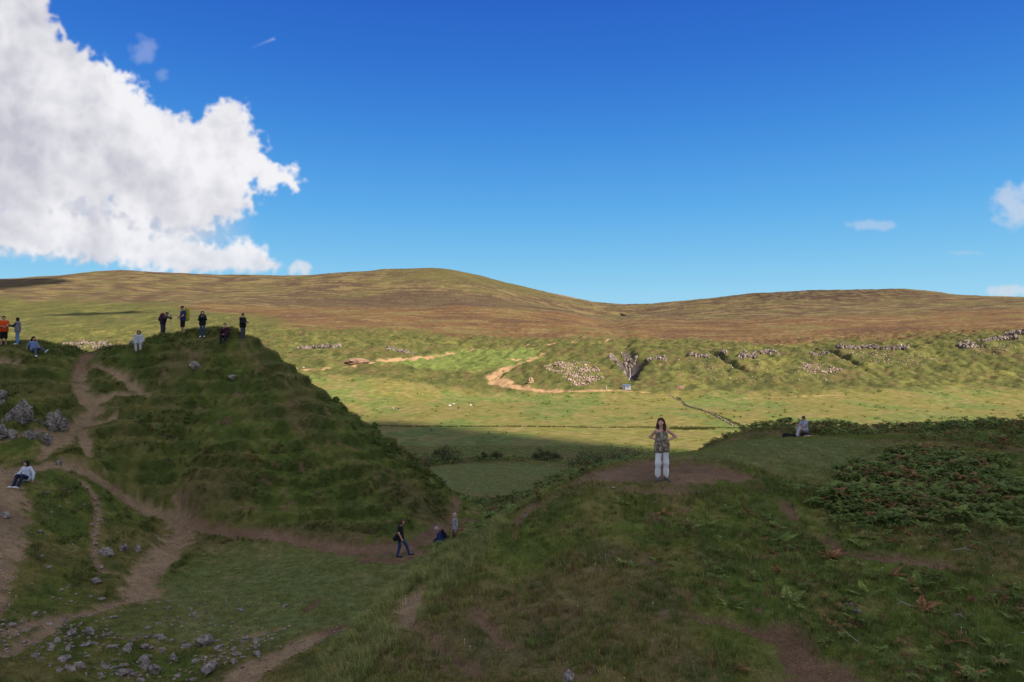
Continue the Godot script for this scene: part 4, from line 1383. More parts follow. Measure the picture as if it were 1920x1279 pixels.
func frond_mesh(seed_: int, length: float, c: Color) -> ArrayMesh:
	var r := RandomNumberGenerator.new()
	r.seed = seed_
	var st := SurfaceTool.new()
	st.begin(Mesh.PRIMITIVE_TRIANGLES)
	frond(st, Vector3.ZERO, Vector3(0, 0.62, 1).normalized(), length, 0.35, 11, c, r)
	st.generate_normals()
	return st.commit()

func tube(st: SurfaceTool, a: Vector3, b: Vector3, ra: float, rb: float, sides := 6) -> void:
	var d := (b - a).normalized()
	var u := d.cross(Vector3.UP if absf(d.y) < 0.9 else Vector3.RIGHT).normalized()
	var v := d.cross(u)
	for i in sides:
		var p := u * cos(TAU * i / sides) + v * sin(TAU * i / sides)
		var q := u * cos(TAU * (i + 1) / sides) + v * sin(TAU * (i + 1) / sides)
		for w in [a + p * ra, b + p * rb, a + q * ra, a + q * ra, b + p * rb, b + q * rb]:
			st.add_vertex(w)

func shrub(x: float, z: float, size: Vector3, c: Color, seed_: int, label: String, group := "") -> void:
	var r := RandomNumberGenerator.new()
	r.seed = seed_
	var t := thing("shrub", Vector3(x, ground(x, z), z), 0.0, label, "shrub", group)
	var st := SurfaceTool.new()
	st.begin(Mesh.PRIMITIVE_TRIANGLES)
	var ends := []
	for i in 9:
		var a := r.randf() * TAU
		var p := Vector3(cos(a) * size.x * r.randf_range(0.2, 0.75), size.y * r.randf_range(0.4, 0.85), sin(a) * size.z * r.randf_range(0.2, 0.75))
		tube(st, Vector3(p.x * 0.1, -0.1, p.z * 0.1), p, 0.05, 0.015, 5)
		ends.append(p)
	st.generate_normals()
	put("trunk", st.commit(), matte(lin(0.11, 0.085, 0.06)), Vector3.ZERO, t)
	var lf := SurfaceTool.new()
	lf.begin(Mesh.PRIMITIVE_TRIANGLES)
	var clumps := []
	for i in 34:
		var d := Vector3(r.randfn(), absf(r.randfn()) * 0.8, r.randfn()).normalized()
		clumps.append([Vector3(d.x * size.x, d.y * size.y, d.z * size.z) * r.randf_range(0.5, 0.95) + Vector3(0, size.y * 0.12, 0), r.randf_range(0.22, 0.4) * size.y, r.randf_range(0.7, 1.3)])
	for i in 2600:
		var k: Array = clumps[r.randi() % clumps.size()]
		var p: Vector3 = k[0] + Vector3(r.randfn(), r.randfn() * 0.8, r.randfn()) * k[1] * 0.55
		if p.y < 0.0:
			continue
		var u := Vector3(r.randfn(), r.randfn(), r.randfn()).normalized() * r.randf_range(0.05, 0.11)
		var v := Vector3(r.randfn(), r.randfn(), r.randfn()).normalized() * r.randf_range(0.03, 0.06)
		var g: float = k[2] * r.randf_range(0.7, 1.3)
		lf.set_color(Color(c.r * g, c.g * g, c.b * g))
		for q in [p - v, p + u, p + v, p - v, p + v, p - u]:
			lf.add_vertex(q)
	lf.generate_normals()
	put("crown", lf.commit(), M.leaf, Vector3.ZERO, t)

func edge_of_knoll(z: float) -> float:
	# x of the knoll's crumbling left rim
	return lerpf(-2.55, -0.2, clampf((-z - 10.8) / 6.7, -0.4, 1.4))

func turf_color(x: float, z: float) -> Color:
	var p1 := patch.get_noise_2d(x, z)
	var p2 := patch.get_noise_2d(x * 4.3 + 50.0, z * 4.3)
	var c := Color(0.205, 0.195, 0.056).lerp(Color(0.140, 0.190, 0.042), smoothstep(-0.25, 0.3, p1))
	c = c.lerp(Color(0.100, 0.140, 0.036), smoothstep(0.05, 0.45, p2) * 0.75)
	c = c.lerp(Color(0.32, 0.25, 0.10), smoothstep(0.1, 0.5, -p2) * 0.4)
	if rng.randf() < 0.10:
		c = c.lerp(Color(0.36, 0.27, 0.12), 0.6)
	var g := rng.randf_range(0.75, 1.3)
	return Color(c.r * g, c.g * g, c.b * g)

func lay(at: Array, x: float, z: float, s: float, tall := 1.0) -> void:
	var n := slope_at(x, z).lerp(Vector3.UP, 0.45).normalized()
	var right := n.cross(Vector3(0, 0, 1)).normalized()
	var b := Basis(right, n, right.cross(n)) * Basis(Vector3.UP, rng.randf() * TAU)
	at.append(Transform3D(b.scaled_local(Vector3(s, s * tall, s)), Vector3(x, ground(x, z), z)))

func grass() -> void:
	# cropped hill grass, in a few tuft forms
	var forms := [tuft(1, 13, 0.15, 0.14, 0.0055, 0.6), tuft(2, 11, 0.11, 0.18, 0.006, 0.9), tuft(3, 15, 0.2, 0.10, 0.005, 0.5)]
	var at := [[], [], []]
	var col := [[], [], []]
	for i in 210000:
		var d := 9.0 + 41.0 * pow(rng.randf(), 0.8)
		var x := rng.randf_range(-1.0, 1.0) * (0.74 * d + 1.0)
		var z := -d
		if rng.randf() > minf(1.0, 26.0 / d) * 0.95 or wear(x, z) > 0.34 + 0.2 * rng.randf():
			continue
		var short := mown(x, z)
		if short > 0.5 and rng.randf() < 0.1:
			continue
		if absf(patch.get_noise_2d(x * 3.0, z * 3.0)) < 0.06 and rng.randf() < 0.5:
			continue
		var k := rng.randi() % 3
		var s := rng.randf_range(0.32, 0.78) * (1.0 - 0.3 * short) * (0.8 + 0.5 * clampf(lump.get_noise_2d(x, z) + 0.3, 0.0, 1.0))
		lay(at[k], x, z, s)
		var c := turf_color(x, z)
		if short > 0.3:
			c = c.lerp(Color(0.19, 0.23, 0.078), 0.7)
		col[k].append(c)
	for k in 3:
		many("grass", forms[k], M.leaf, at[k], col[k], ["short hill grass covering the knolls, mid-length tufts", "short hill grass covering the knolls, lying tufts", "short hill grass covering the knolls, upright tufts"][k], "grass")
	# long pale grass along the knoll's left rim and on the banks
	var long := tuft(5, 16, 0.42, 0.12, 0.0055, 0.75)
	at = []
	col = []
	for i in 3000:
		var z := rng.randf_range(-24.0, -9.5)
		var x := edge_of_knoll(z) - absf(rng.randfn()) * 1.0 + 0.25
		if z < -18.0:
			x = rng.randf_range(-3.6, 0.6 + (-18.0 - z) * 0.25)
		if wear(x, z) > 0.4:
			continue
		lay(at, x, z, rng.randf_range(0.25, 0.7))
		var g := rng.randf_range(0.7, 1.25)
		col.append(Color(0.27, 0.27, 0.09).lerp(Color(0.38, 0.32, 0.15), rng.randf() * 0.6).lerp(Color(0.14, 0.24, 0.055), 0.6 * rng.randf()) * g)
	many("long_grass", long, M.leaf, at, col, "long pale grass hanging over the knoll's crumbling left rim", "grass")
	# rank dark tufts on the sheep treads of the mound and in hollows
	var rank := tuft(6, 18, 0.26, 0.16, 0.007, 0.7)
	at = []
	col = []
	for i in 20000:
		var x := rng.randf_range(-33.0, -3.0)
		var z := rng.randf_range(-48.0, -27.0)
		if wear(x, z) > 0.3 or mown(x, z) > 0.3 or patch.get_noise_2d(x * 2.2, z * 2.2) + 0.5 * sin(TAU * (lie(x, z) / 0.8 + 0.8 * patch.get_noise_2d(x, z) + 0.14 * lump.get_noise_2d(x, z) - 0.6)) < 0.3:
			continue
		lay(at, x, z, rng.randf_range(0.6, 1.3))
		var g := rng.randf_range(0.7, 1.2)
		col.append(Color(0.12 * g, 0.155 * g, 0.042 * g) if rng.randf() < 0.8 else Color(0.16 * g, 0.11 * g, 0.06 * g))
	for i in 9000:
		var x := rng.randf_range(-2.5, 16.0)
		var z := rng.randf_range(-22.0, -9.5)
		if wear(x, z) > 0.3 or mown(x, z) > 0.3 or x < edge_of_knoll(z) or patch.get_noise_2d(x * 4.0, z * 4.0) < 0.0:
			continue
		lay(at, x, z, rng.randf_range(0.3, 0.85))
		var g := rng.randf_range(0.55, 1.35)
		col.append(Color(0.12 * g, 0.165 * g, 0.042 * g) if rng.randf() < 0.72 else Color(0.22 * g, 0.145 * g, 0.07 * g))
	many("rank_grass", rank, M.leaf, at, col, "rank dark grass tufts along the sheep treads of the slopes", "grass")
	# white and yellow flowers
	var st := SurfaceTool.new()
	st.begin(Mesh.PRIMITIVE_TRIANGLES)
	tube(st, Vector3(0, 0, 0), Vector3(0, 0.12, 0), 0.002, 0.002, 3)
	for k in 6:
		var a := TAU * k / 6.0
		for q in [Vector3(0, 0.125, 0), Vector3(cos(a - 0.4), 0, sin(a - 0.4)) * 0.016 + Vector3(0, 0.122, 0), Vector3(cos(a + 0.4), 0, sin(a + 0.4)) * 0.016 + Vector3(0, 0.122, 0)]:
			st.add_vertex(q)
	st.generate_normals()
	at = []
	col = []
	for i in 260:
		var x := rng.randf_range(-3.0, 14.0)
		var z := rng.randf_range(-19.0, -10.0)
		if lump.get_noise_2d(x * 0.8, z * 0.8) < 0.05:
			continue
		at.append(Transform3D(Basis.IDENTITY.scaled(Vector3.ONE * rng.randf_range(0.6, 1.0)), Vector3(x, ground(x, z), z)))
		col.append(Color(0.7, 0.7, 0.6) if rng.randf() < 0.7 else Color(0.6, 0.5, 0.08))
	many("wild_flowers", st.commit(), M.leaf, at, col, "tiny white and yellow flowers dotted over the right knoll", "flowers")

const FERN_GREEN := Color(0.140, 0.190, 0.052)
const FERN_LIGHT := Color(0.215, 0.262, 0.066)
const FERN_BROWN := Color(0.260, 0.130, 0.060)

func bracken_patch(poly: Array, count: int, scale_: float, brown: float, label: String, ragged := 0.0) -> void:
	var lo := Vector2(1e9, 1e9)
	var hi := -lo
	for p in poly:
		lo = lo.min(Vector2(p[0], p[1]))
		hi = hi.max(Vector2(p[0], p[1]))
	var at := []
	var col := []
	var tries := 0
	while at.size() < count and tries < 40000:
		tries += 1
		var x := rng.randf_range(lo.x, hi.x)
		var z := rng.randf_range(lo.y, hi.y)
		if not in_polygon(poly, x + lump.get_noise_2d(x * 1.5, z * 1.5) * 1.4, z + lump.get_noise_2d(z * 1.5, x * 1.5) * 1.4) or wear(x, z) > 0.4:
			continue
		if ragged > 0.0 and patch.get_noise_2d(x * 3.0, z * 3.0) < ragged * rng.randf_range(-0.3, 0.8):
			continue
		var s := scale_ * rng.randf_range(0.5, 1.25) * (1.0 + 0.25 * lump.get_noise_2d(x, z))
		at.append(Transform3D((Basis(Vector3.RIGHT, rng.randf_range(-0.15, 0.15)) * Basis(Vector3.UP, rng.randf() * TAU)).scaled_local(Vector3(s, s * rng.randf_range(0.8, 1.15), s)), Vector3(x, ground(x, z) - 0.03, z)))
		var g := rng.randf_range(0.65, 1.3)
		var c := FERN_GREEN.lerp(FERN_LIGHT, rng.randf() * 0.8 * clampf(0.6 + lump.get_noise_2d(x * 0.5, z * 0.5), 0.0, 1.0))
		if rng.randf() < brown * (1.0 + 1.6 * lump.get_noise_2d(x * 0.7 + 40.0, z * 0.7)):
			c = FERN_BROWN.lerp(FERN_GREEN, rng.randf() * 0.5)
		col.append(Color(c.r * g, c.g * g, c.b * g))
	var half: Array = [[[], []], [[], []]]
	for i in at.size():
		half[i % 2][0].append(at[i])
		half[i % 2][1].append(col[i])
	many("bracken", fern_forms[0], M.leaf, half[0][0], half[0][1], label + ", taller plants", "bracken")
	many("bracken", fern_forms[1], M.leaf, half[1][0], half[1][1], label + ", lower plants", "bracken")

var fern_forms := []

func plants() -> void:
	fern_forms = [bracken_mesh(31, 1.0, 7, Color.WHITE), bracken_mesh(32, 0.85, 6, Color.WHITE)]
	grass()
	print("grass ", Time.get_ticks_msec())
	bracken_patch([[7.9, -18.9], [9.4, -20.6], [11.3, -23.2], [13.6, -26.0], [16.4, -27.2], [17.6, -25.4], [15.2, -21.8], [13.2, -18.4], [11.4, -16.9], [9.8, -17.0], [8.5, -17.6]], 2100, 0.5, 0.16, "dense dark bracken over the right knoll's shoulder")
	bracken_patch([[14.2, -42.6], [15.2, -40.2], [17.2, -39.0], [20.0, -37.4], [24.0, -35.0], [29.0, -33.0], [36.0, -31.0], [40.0, -45.0], [26.0, -45.0], [14.4, -45.5]], 2200, 0.6, 0.2, "bracken bank along the back of the right knoll")
	bracken_patch([[17.5, -30.5], [21.0, -34.0], [27.0, -33.0], [30.0, -28.0], [24.0, -25.5], [20.0, -27.0]], 420, 0.5, 0.35, "thin rusty bracken between the right knoll's two thickets", 0.3)
	bracken_patch([[10.6, -41.5], [14.0, -40.8], [15.0, -46.5], [11.0, -46.0]], 130, 0.42, 0.4, "rusty low bracken on the hump behind the short turf")
	bracken_patch([[-3.6, -20.5], [-1.6, -19.4], [0.2, -21.6], [2.5, -23.6], [3.2, -28.5], [-0.6, -33.0], [-1.6, -34.2], [-2.6, -31.0], [-2.4, -26.0]], 520, 0.6, 0.14, "bracken down the bank between the knoll and the path", 0.3)
	bracken_patch([[-2.5, -17.0], [-1.4, -16.6], [-0.2, -18.6], [1.0, -20.8], [2.4, -23.0], [1.4, -23.8], [-0.8, -21.0], [-1.9, -18.8]], 210, 0.5, 0.14, "bracken fringe on the knoll's left rim before the couple")
	bracken_patch([[3.0, -55.0], [9.0, -50.0], [15.0, -62.0], [17.0, -78.0], [6.0, -80.0], [2.0, -70.0]], 800, 0.9, 0.06, "dark bracken beyond the knoll beside the far lawn")
	bracken_patch([[-4.5, -48.5], [-2.0, -47.5], [3.0, -50.0], [4.0, -58.0], [-2.0, -60.0], [-5.0, -56.0]], 420, 0.8, 0.06, "bracken in the gap below the far lawn")
	bracken_patch([[-10.0, -46.4], [-8.2, -43.9], [-6.4, -41.6], [-4.8, -42.6], [-3.4, -46.0], [-6.0, -47.4]], 330, 0.42, 0.15, "bracken on the mound's lower right flank", 0.45)
	bracken_patch([[-22.0, -41.6], [-19.2, -41.6], [-18.6, -40.0], [-21.6, -39.8]], 40, 0.4, 0.0, "green bracken clump in the middle of the mound face", 0.1)
	bracken_patch([[-17.5, -40.2], [-14.5, -40.4], [-14.0, -38.4], [-17.0, -38.4]], 34, 0.4, 0.35, "rusty bracken clump low on the mound face", 0.1)
	bracken_patch([[-15.0, -95.0], [-9.0, -90.0], [2.0, -93.0], [3.0, -99.0], [-14.0, -100.0]], 300, 0.8, 0.2, "bracken hedge behind the far lawn")
	bracken_patch([[5.4, -18.4], [8.0, -18.0], [13.5, -17.0], [14.0, -10.5], [4.6, -10.0], [3.8, -14.0]], 420, 0.3, 0.30, "stray bracken through the right knoll's rough slope", 0.5)
	bracken_patch([[-11.0, -49.5], [-8.5, -47.6], [-14.5, -48.6]], 30, 0.3, 0.1, "bracken tufts on the mound's right skyline")
	# single ferns one can tell apart on the near slope
	var green := []
	var brown := []
	for k in 3:
		green.append(frond_mesh(60 + k, 0.5, FERN_GREEN.lerp(FERN_LIGHT, 0.3 + 0.3 * k)))
		brown.append(frond_mesh(70 + k, 0.45, FERN_BROWN * (0.8 + 0.2 * k)))
	for i in 70:
		var x := rng.randf_range(1.5, 13.0)
		var z := rng.randf_range(-18.2, -10.4)
		if absf(x) > 0.72 * absf(z) or wear(x, z) > 0.3 or x < 3.0 and rng.randf() < 0.7:
			continue
		var dead := rng.randf() < 0.38
		var where := ("below the woman's dirt patch" if x < 5.5 else "beside the bracken thicket's front") if z < -16.0 else ("above the middle scar of bare earth" if x < 4.5 else "below the right-hand dirt path" if x > 7.5 else "in the middle of the right knoll's slope") if z < -13.0 else ("left of the bare bank at the bottom edge" if x < 4.6 else "right of the bare bank at the bottom edge")
		var t := thing("fern", Vector3(x, ground(x, z) - 0.02, z), rng.randf() * TAU, ("rust-brown dead fern " if dead else "single green fern ") + where, "fern", "single ferns on the right knoll's slope")
		var s := rng.randf_range(0.55, 1.1)
		for k in rng.randi_range(5, 7):
			var f := put("frond", (brown if dead else green)[k % 3], M.leaf, Vector3(0, 0, 0), t)
			f.rotation = Vector3(rng.randf_range(-0.4, 0.35), TAU * k / 6.0 + rng.randf_range(-0.4, 0.4), 0)
			f.scale = Vector3.ONE * s * rng.randf_range(0.75, 1.15)
	# bleached stalks lying about
	var bone := matte(lin(0.30, 0.28, 0.24))
	for s in [[9.1, -12.6, 0.5, "bleached forked stalk at the lower right"], [7.7, -13.5, 0.32, "short bleached stalk lying right of the white stone"], [8.3, -13.2, 0.25, "short bleached twig at the right of the stalk"], [9.9, -15.9, 0.45, "bleached stalk above the right-hand dirt path"], [6.0, -12.2, 0.35, "pale twig in the grass above the bare bank"], [6.45, -13.7, 0.3, "pale bent twig left of the white stone"]]:
		var st := SurfaceTool.new()
		st.begin(Mesh.PRIMITIVE_TRIANGLES)
		var a: float = s[0] * 7.0
		var d: Vector3 = Vector3(cos(a), 0, sin(a)) * s[2]
		tube(st, Vector3(0, 0.03, 0), d * 0.6 + Vector3(0, 0.09, 0), 0.008, 0.006)
		tube(st, d * 0.6 + Vector3(0, 0.09, 0), d + Vector3(0, 0.06, 0.06), 0.006, 0.003)
		tube(st, d * 0.6 + Vector3(0, 0.09, 0), d * 0.9 + Vector3(0, 0.14, -0.08), 0.005, 0.002)
		st.generate_normals()
		var o := put("dry_stalk", st.commit(), bone, Vector3(s[0], ground(s[0], s[1]), s[1]))
		tag(o, s[3], "stalk")
	var dark := Color(0.055, 0.068, 0.032)
	var brownish := Color(0.105, 0.082, 0.045)
	shrub(-8.7, -93.5, Vector3(2.4, 2.2, 1.8), dark * 0.8, 11, "dark round bush behind the far lawn's left end", "shrubs round the far lawn")
	shrub(-12.8, -92.0, Vector3(3.0, 1.8, 1.8), brownish, 12, "brownish bush left of the dark round one behind the far lawn", "shrubs round the far lawn")
	shrub(4.5, -97.0, Vector3(2.6, 1.4, 1.4), dark, 13, "low green bush behind the far lawn, right of its gap", "shrubs round the far lawn")
	shrub(9.0, -84.0, Vector3(3.0, 2.0, 2.0), dark * 0.9, 14, "dark bush on the bank right of the far lawn", "shrubs round the far lawn")
	shrub(12.5, -80.0, Vector3(2.8, 2.4, 2.0), brownish, 15, "brownish bush crowning the bank right of the far lawn", "shrubs round the far lawn")
	shrub(16.5, -78.0, Vector3(3.0, 2.0, 2.0), dark, 16, "dark bush on the skyline bank left of the woman", "shrubs round the far lawn")
	shrub(-3.0, -96.5, Vector3(2.2, 1.0, 1.2), dark, 17, "low hedge bush in the middle behind the far lawn", "shrubs round the far lawn")
	for g in [[-11.9, -47.7, "tiny bush standing out on the mound's right skyline, upper of two"], [-9.2, -47.3, "tiny bush standing out on the mound's right skyline, lower of two"]]:
		shrub(g[0], g[1], Vector3(0.16, 0.28, 0.16), FERN_GREEN, 20 + int(g[0]), g[2])
	far_tufts()

func far_tufts() -> void:
	# rushes and tussocks of the valley and its banks
	var form := tuft(9, 20, 0.9, 0.6, 0.05, 0.5)
	var at := []
	var col := []
	for i in 9000:
		var z := -lerpf(112.0, 520.0, pow(rng.randf(), 0.8))
		var x := rng.randf_range(-0.75, 0.75) * -z
		var n := soft.get_noise_2d(x * 4.0 + 300.0, z * 2.0) + 0.5 * soft.get_noise_2d(x * 16.0, z * 10.0 + 700.0)
		if n < (0.3 if z > -315.0 else 0.02) + rng.randf_range(-0.12, 0.12):
			continue
		var s := rng.randf_range(0.5, 1.2) * (0.5 if z > -200.0 else 1.0)
		at.append(placed(x, ground(x, z), z, Vector3(s * 1.3, s * 0.75, s * 1.3), rng.randf() * TAU))
		var g := rng.randf_range(0.7, 1.25)
		var c := Color(0.10, 0.115, 0.035) if rng.randf() < 0.65 else Color(0.20, 0.15, 0.06)
		col.append(Color(c.r * g, c.g * g, c.b * g))
	many("rushes", form, M.leaf, at, col, "rushes and tussocks mottling the valley and its green banks", "rushes")
	at = []
	col = []
	for i in 1500:
		# a wet ditch drawn straight across the meadow, rushes along the wall, and a patch of reeds
		var x := rng.randf_range(-60.0, 75.0)
		var z := -189.0 + x * 0.02 + rng.randfn() * 0.25
		if i > 800:
			var t := rng.randf()
			x = lerpf(73.5, 62.0, t) + 1.0 + rng.randfn() * 0.4
			z = lerpf(-318.0, -194.0, t)
		if i > 1250:
			x = 46.5 + rng.randfn() * 2.6
			z = -184.0 + rng.randfn() * 0.8
		var s := rng.randf_range(0.35, 0.75)
		at.append(placed(x, ground(x, z), z, Vector3(s, s * (1.0 if i > 1250 else 0.7), s), rng.randf() * TAU))
		var g := rng.randf_range(0.7, 1.2)
		col.append(Color(0.075 * g, 0.088 * g, 0.03 * g))
	many("ditch_rushes", form, M.leaf, at, col, "dark rushes along the ditch and the wall in the meadow", "rushes")

# ---------------------------------------------------------------- people
# bones [from, to, radius, radius] melted together and skinned as one surface
func skin_over(bones: Array, h: float, k: float, into: Array) -> void:
	var lo := Vector3(1e9, 1e9, 1e9)
	var hi := -lo
	for b in bones:
		var r: float = maxf(b[2], b[3])
		lo = lo.min(b[0] - Vector3.ONE * r).min(b[1] - Vector3.ONE * r)
		hi = hi.max(b[0] + Vector3.ONE * r).max(b[1] + Vector3.ONE * r)
	var pad := 3.0 * h + 1.5 / k
	lo -= Vector3.ONE * pad
	hi += Vector3.ONE * pad
	var nx := int((hi.x - lo.x) / h) + 2
	var ny := int((hi.y - lo.y) / h) + 2
	var nz := int((hi.z - lo.z) / h) + 2
	var f := PackedFloat32Array()
	f.resize(nx * ny * nz)
	for b in bones:
		var a: Vector3 = b[0]
		var e: Vector3 = b[1] - a
		var ra: float = b[2]
		var rb: float = b[3]
		var l := maxf(e.length_squared(), 1e-9)
		var r := maxf(ra, rb) + pad
		var p0 := (a.min(b[1]) - Vector3.ONE * r - lo) / h
		var p1 := (a.max(b[1]) + Vector3.ONE * r - lo) / h
		for z in range(maxi(0, int(p0.z)), mini(nz, int(p1.z) + 2)):
			for y in range(maxi(0, int(p0.y)), mini(ny, int(p1.y) + 2)):
				var o := (z * ny + y) * nx
				for x in range(maxi(0, int(p0.x)), mini(nx, int(p1.x) + 2)):
					var w := lo + Vector3(x, y, z) * h - a
					var t := clampf(w.dot(e) / l, 0.0, 1.0)
					var d := (w - e * t).length() - ra - (rb - ra) * t
					if d < pad:
						f[o + x] += exp(-k * d)
	var v: PackedVector3Array = into[0]
	var n: PackedVector3Array = into[1]
	var idx: PackedInt32Array = into[2]
	var spot := PackedInt32Array()
	spot.resize(f.size())
	spot.fill(-1)
	var steps := [0, 1, nx, nx + 1, nx * ny, nx * ny + 1, nx * ny + nx, nx * ny + nx + 1]
	var corner := [Vector3(0, 0, 0), Vector3(1, 0, 0), Vector3(0, 1, 0), Vector3(1, 1, 0), Vector3(0, 0, 1), Vector3(1, 0, 1), Vector3(0, 1, 1), Vector3(1, 1, 1)]
	var edges := [[0, 1], [2, 3], [4, 5], [6, 7], [0, 2], [1, 3], [4, 6], [5, 7], [0, 4], [1, 5], [2, 6], [3, 7]]
	# the surface is where the sum is 1
	for z in nz - 1:
		for y in ny - 1:
			var row := (z * ny + y) * nx
			for x in nx - 1:
				var o := row + x
				var any := false
				var all := true
				if f[o] <= 0.0 and f[o + steps[7]] <= 0.0:
					continue
				for s in steps:
					if f[o + s] > 1.0:
						any = true
					else:
						all = false
				if not any or all:
					continue
				var sum := Vector3.ZERO
				var count := 0
				for e in edges:
					var a := f[o + steps[e[0]]]
					var b := f[o + steps[e[1]]]
					if (a > 1.0) != (b > 1.0):
						var da := log(maxf(a, 1e-6))
						var db := log(maxf(b, 1e-6))
						sum += corner[e[0]].lerp(corner[e[1]], da / (da - db))
						count += 1
				var g := Vector3(f[o] + f[o + steps[2]] + f[o + steps[4]] + f[o + steps[6]] - f[o + 1] - f[o + steps[3]] - f[o + steps[5]] - f[o + steps[7]],
					f[o] + f[o + 1] + f[o + steps[4]] + f[o + steps[5]] - f[o + steps[2]] - f[o + steps[3]] - f[o + steps[6]] - f[o + steps[7]],
					f[o] + f[o + 1] + f[o + steps[2]] + f[o + steps[3]] - f[o + steps[4]] - f[o + steps[5]] - f[o + steps[6]] - f[o + steps[7]])
				spot[o] = v.size()
				v.append(lo + (Vector3(x, y, z) + sum / count) * h)
				n.append(g.normalized())
	for z in range(1, nz - 1):
		for y in range(1, ny - 1):
			for x in range(1, nx - 1):
				var o := (z * ny + y) * nx + x
				if spot[o] < 0:
					continue
				var s := f[o] > 1.0
				for q in [[1, nx, nx * ny], [nx, nx * ny, 1], [nx * ny, 1, nx]]:
					if (f[o + q[0]] > 1.0) == s:
						continue
					var a := spot[o]
					var b := spot[o - q[1]]
					var c := spot[o - q[1] - q[2]]
					var d := spot[o - q[2]]
					if b < 0 or c < 0 or d < 0:
						continue
					if s:
						idx.append_array(PackedInt32Array([a, c, b, a, d, c]))
					else:
						idx.append_array(PackedInt32Array([a, b, c, a, c, d]))
	into[0] = v
	into[1] = n
	into[2] = idx

func skinned(groups: Array) -> ArrayMesh:
	# groups of [bones, cell, sharpness]
	var into := [PackedVector3Array(), PackedVector3Array(), PackedInt32Array()]
	for g in groups:
		skin_over(g[0], g[1], g[2], into)
	var arr := []
	arr.resize(Mesh.ARRAY_MAX)
	arr[Mesh.ARRAY_VERTEX] = into[0]
	arr[Mesh.ARRAY_NORMAL] = into[1]
	arr[Mesh.ARRAY_INDEX] = into[2]
	var m := ArrayMesh.new()
	m.add_surface_from_arrays(Mesh.PRIMITIVE_TRIANGLES, arr)
	return m

# joints of someone standing, facing +z; their left is +x
func standing() -> Dictionary:
	return {
		"hip_l": Vector3(0.09, 0.92, 0), "hip_r": Vector3(-0.09, 0.92, 0), "neck": Vector3(0, 1.44, -0.01), "head": Vector3(0, 1.60, 0.02), "turn": 0.0, "nod": 0.0,
		"sh_l": Vector3(0.165, 1.39, -0.01), "sh_r": Vector3(-0.165, 1.39, -0.01), "el_l": Vector3(0.23, 1.11, -0.03), "el_r": Vector3(-0.23, 1.11, -0.03), "wr_l": Vector3(0.24, 0.87, 0.05), "wr_r": Vector3(-0.24, 0.87, 0.05),
		"kn_l": Vector3(0.10, 0.50, 0.02), "kn_r": Vector3(-0.10, 0.50, 0.02), "an_l": Vector3(0.11, 0.085, -0.03), "an_r": Vector3(-0.11, 0.085, -0.03), "to_l": Vector3(0.13, 0.035, 0.14), "to_r": Vector3(-0.13, 0.035, 0.14),
	}

func sitting(seat: float) -> Dictionary:
	var j := standing()
	var drop := 0.84 - seat
	for k in ["hip_l", "hip_r", "neck", "head", "sh_l", "sh_r", "el_l", "el_r", "wr_l", "wr_r"]:
		j[k].y -= drop
	j.kn_l = Vector3(0.13, seat + 0.10, 0.42)
	j.kn_r = Vector3(-0.13, seat + 0.10, 0.42)
	j.an_l = Vector3(0.12, seat - 0.34, 0.46)
	j.an_r = Vector3(-0.12, seat - 0.34, 0.46)
	j.to_l = Vector3(0.14, seat - 0.39, 0.62)
	j.to_r = Vector3(-0.14, seat - 0.39, 0.62)
	return j

func torso(j: Dictionary, pad: float, waist := 0.0, bare := false) -> Array:
	var hips: Vector3 = (j.hip_l + j.hip_r) * 0.5
	var neck: Vector3 = j.neck
	var out := []
	for s in [["hip_l", "sh_l"], ["hip_r", "sh_r"]]:
		var hs: Vector3 = (j[s[0]] - hips).normalized()
		var ss: Vector3 = ((j[s[1]] as Vector3) - neck)
		ss = (ss - (neck - hips).normalized() * ss.dot((neck - hips).normalized())).normalized()
		var low := hips + hs * 0.062 + (neck - hips) * 0.03
		var w := hips.lerp(neck, 0.42) + hs.lerp(ss, 0.5) * 0.05
		var c := hips.lerp(neck, 0.76) + ss * 0.066
		out.append([low, w, 0.098 + pad, 0.082 + pad + waist])
		if bare:
			out.append([w, hips.lerp(neck, 0.68) + ss * 0.062, 0.082 + pad + waist, 0.086 + pad])
			continue
		out.append([w, c, 0.082 + pad + waist, 0.094 + pad])
		out.append([c, (j[s[1]] as Vector3).lerp(c, 0.1), 0.075 + pad, 0.05 + pad])
	return out

func arm(j: Dictionary, s: String, pad: float, upto := 2.0) -> Array:
	var sh: Vector3 = j["sh_" + s]
	var el: Vector3 = j["el_" + s]
	var wr: Vector3 = j["wr_" + s]
	if upto <= 1.0:
		return [[sh, sh.lerp(el, upto), 0.049 + pad, 0.044 + pad]]
	return [[sh, el, 0.047 + pad, 0.038 + pad], [el, el.lerp(wr, upto - 1.0), 0.038 + pad, 0.027 + pad]]

func leg(j: Dictionary, s: String, pad: float, upto := 2.0, cuff := 0.0) -> Array:
	var hip: Vector3 = j["hip_" + s]
	var kn: Vector3 = j["kn_" + s]
	var an: Vector3 = j["an_" + s]
	if upto <= 1.0:
		return [[hip, hip.lerp(kn, upto), 0.083 + pad, 0.062 + pad]]
	return [[hip, kn, 0.083 + pad, 0.056 + pad], [kn, kn.lerp(an, upto - 1.0), 0.055 + pad, 0.037 + pad + cuff]]

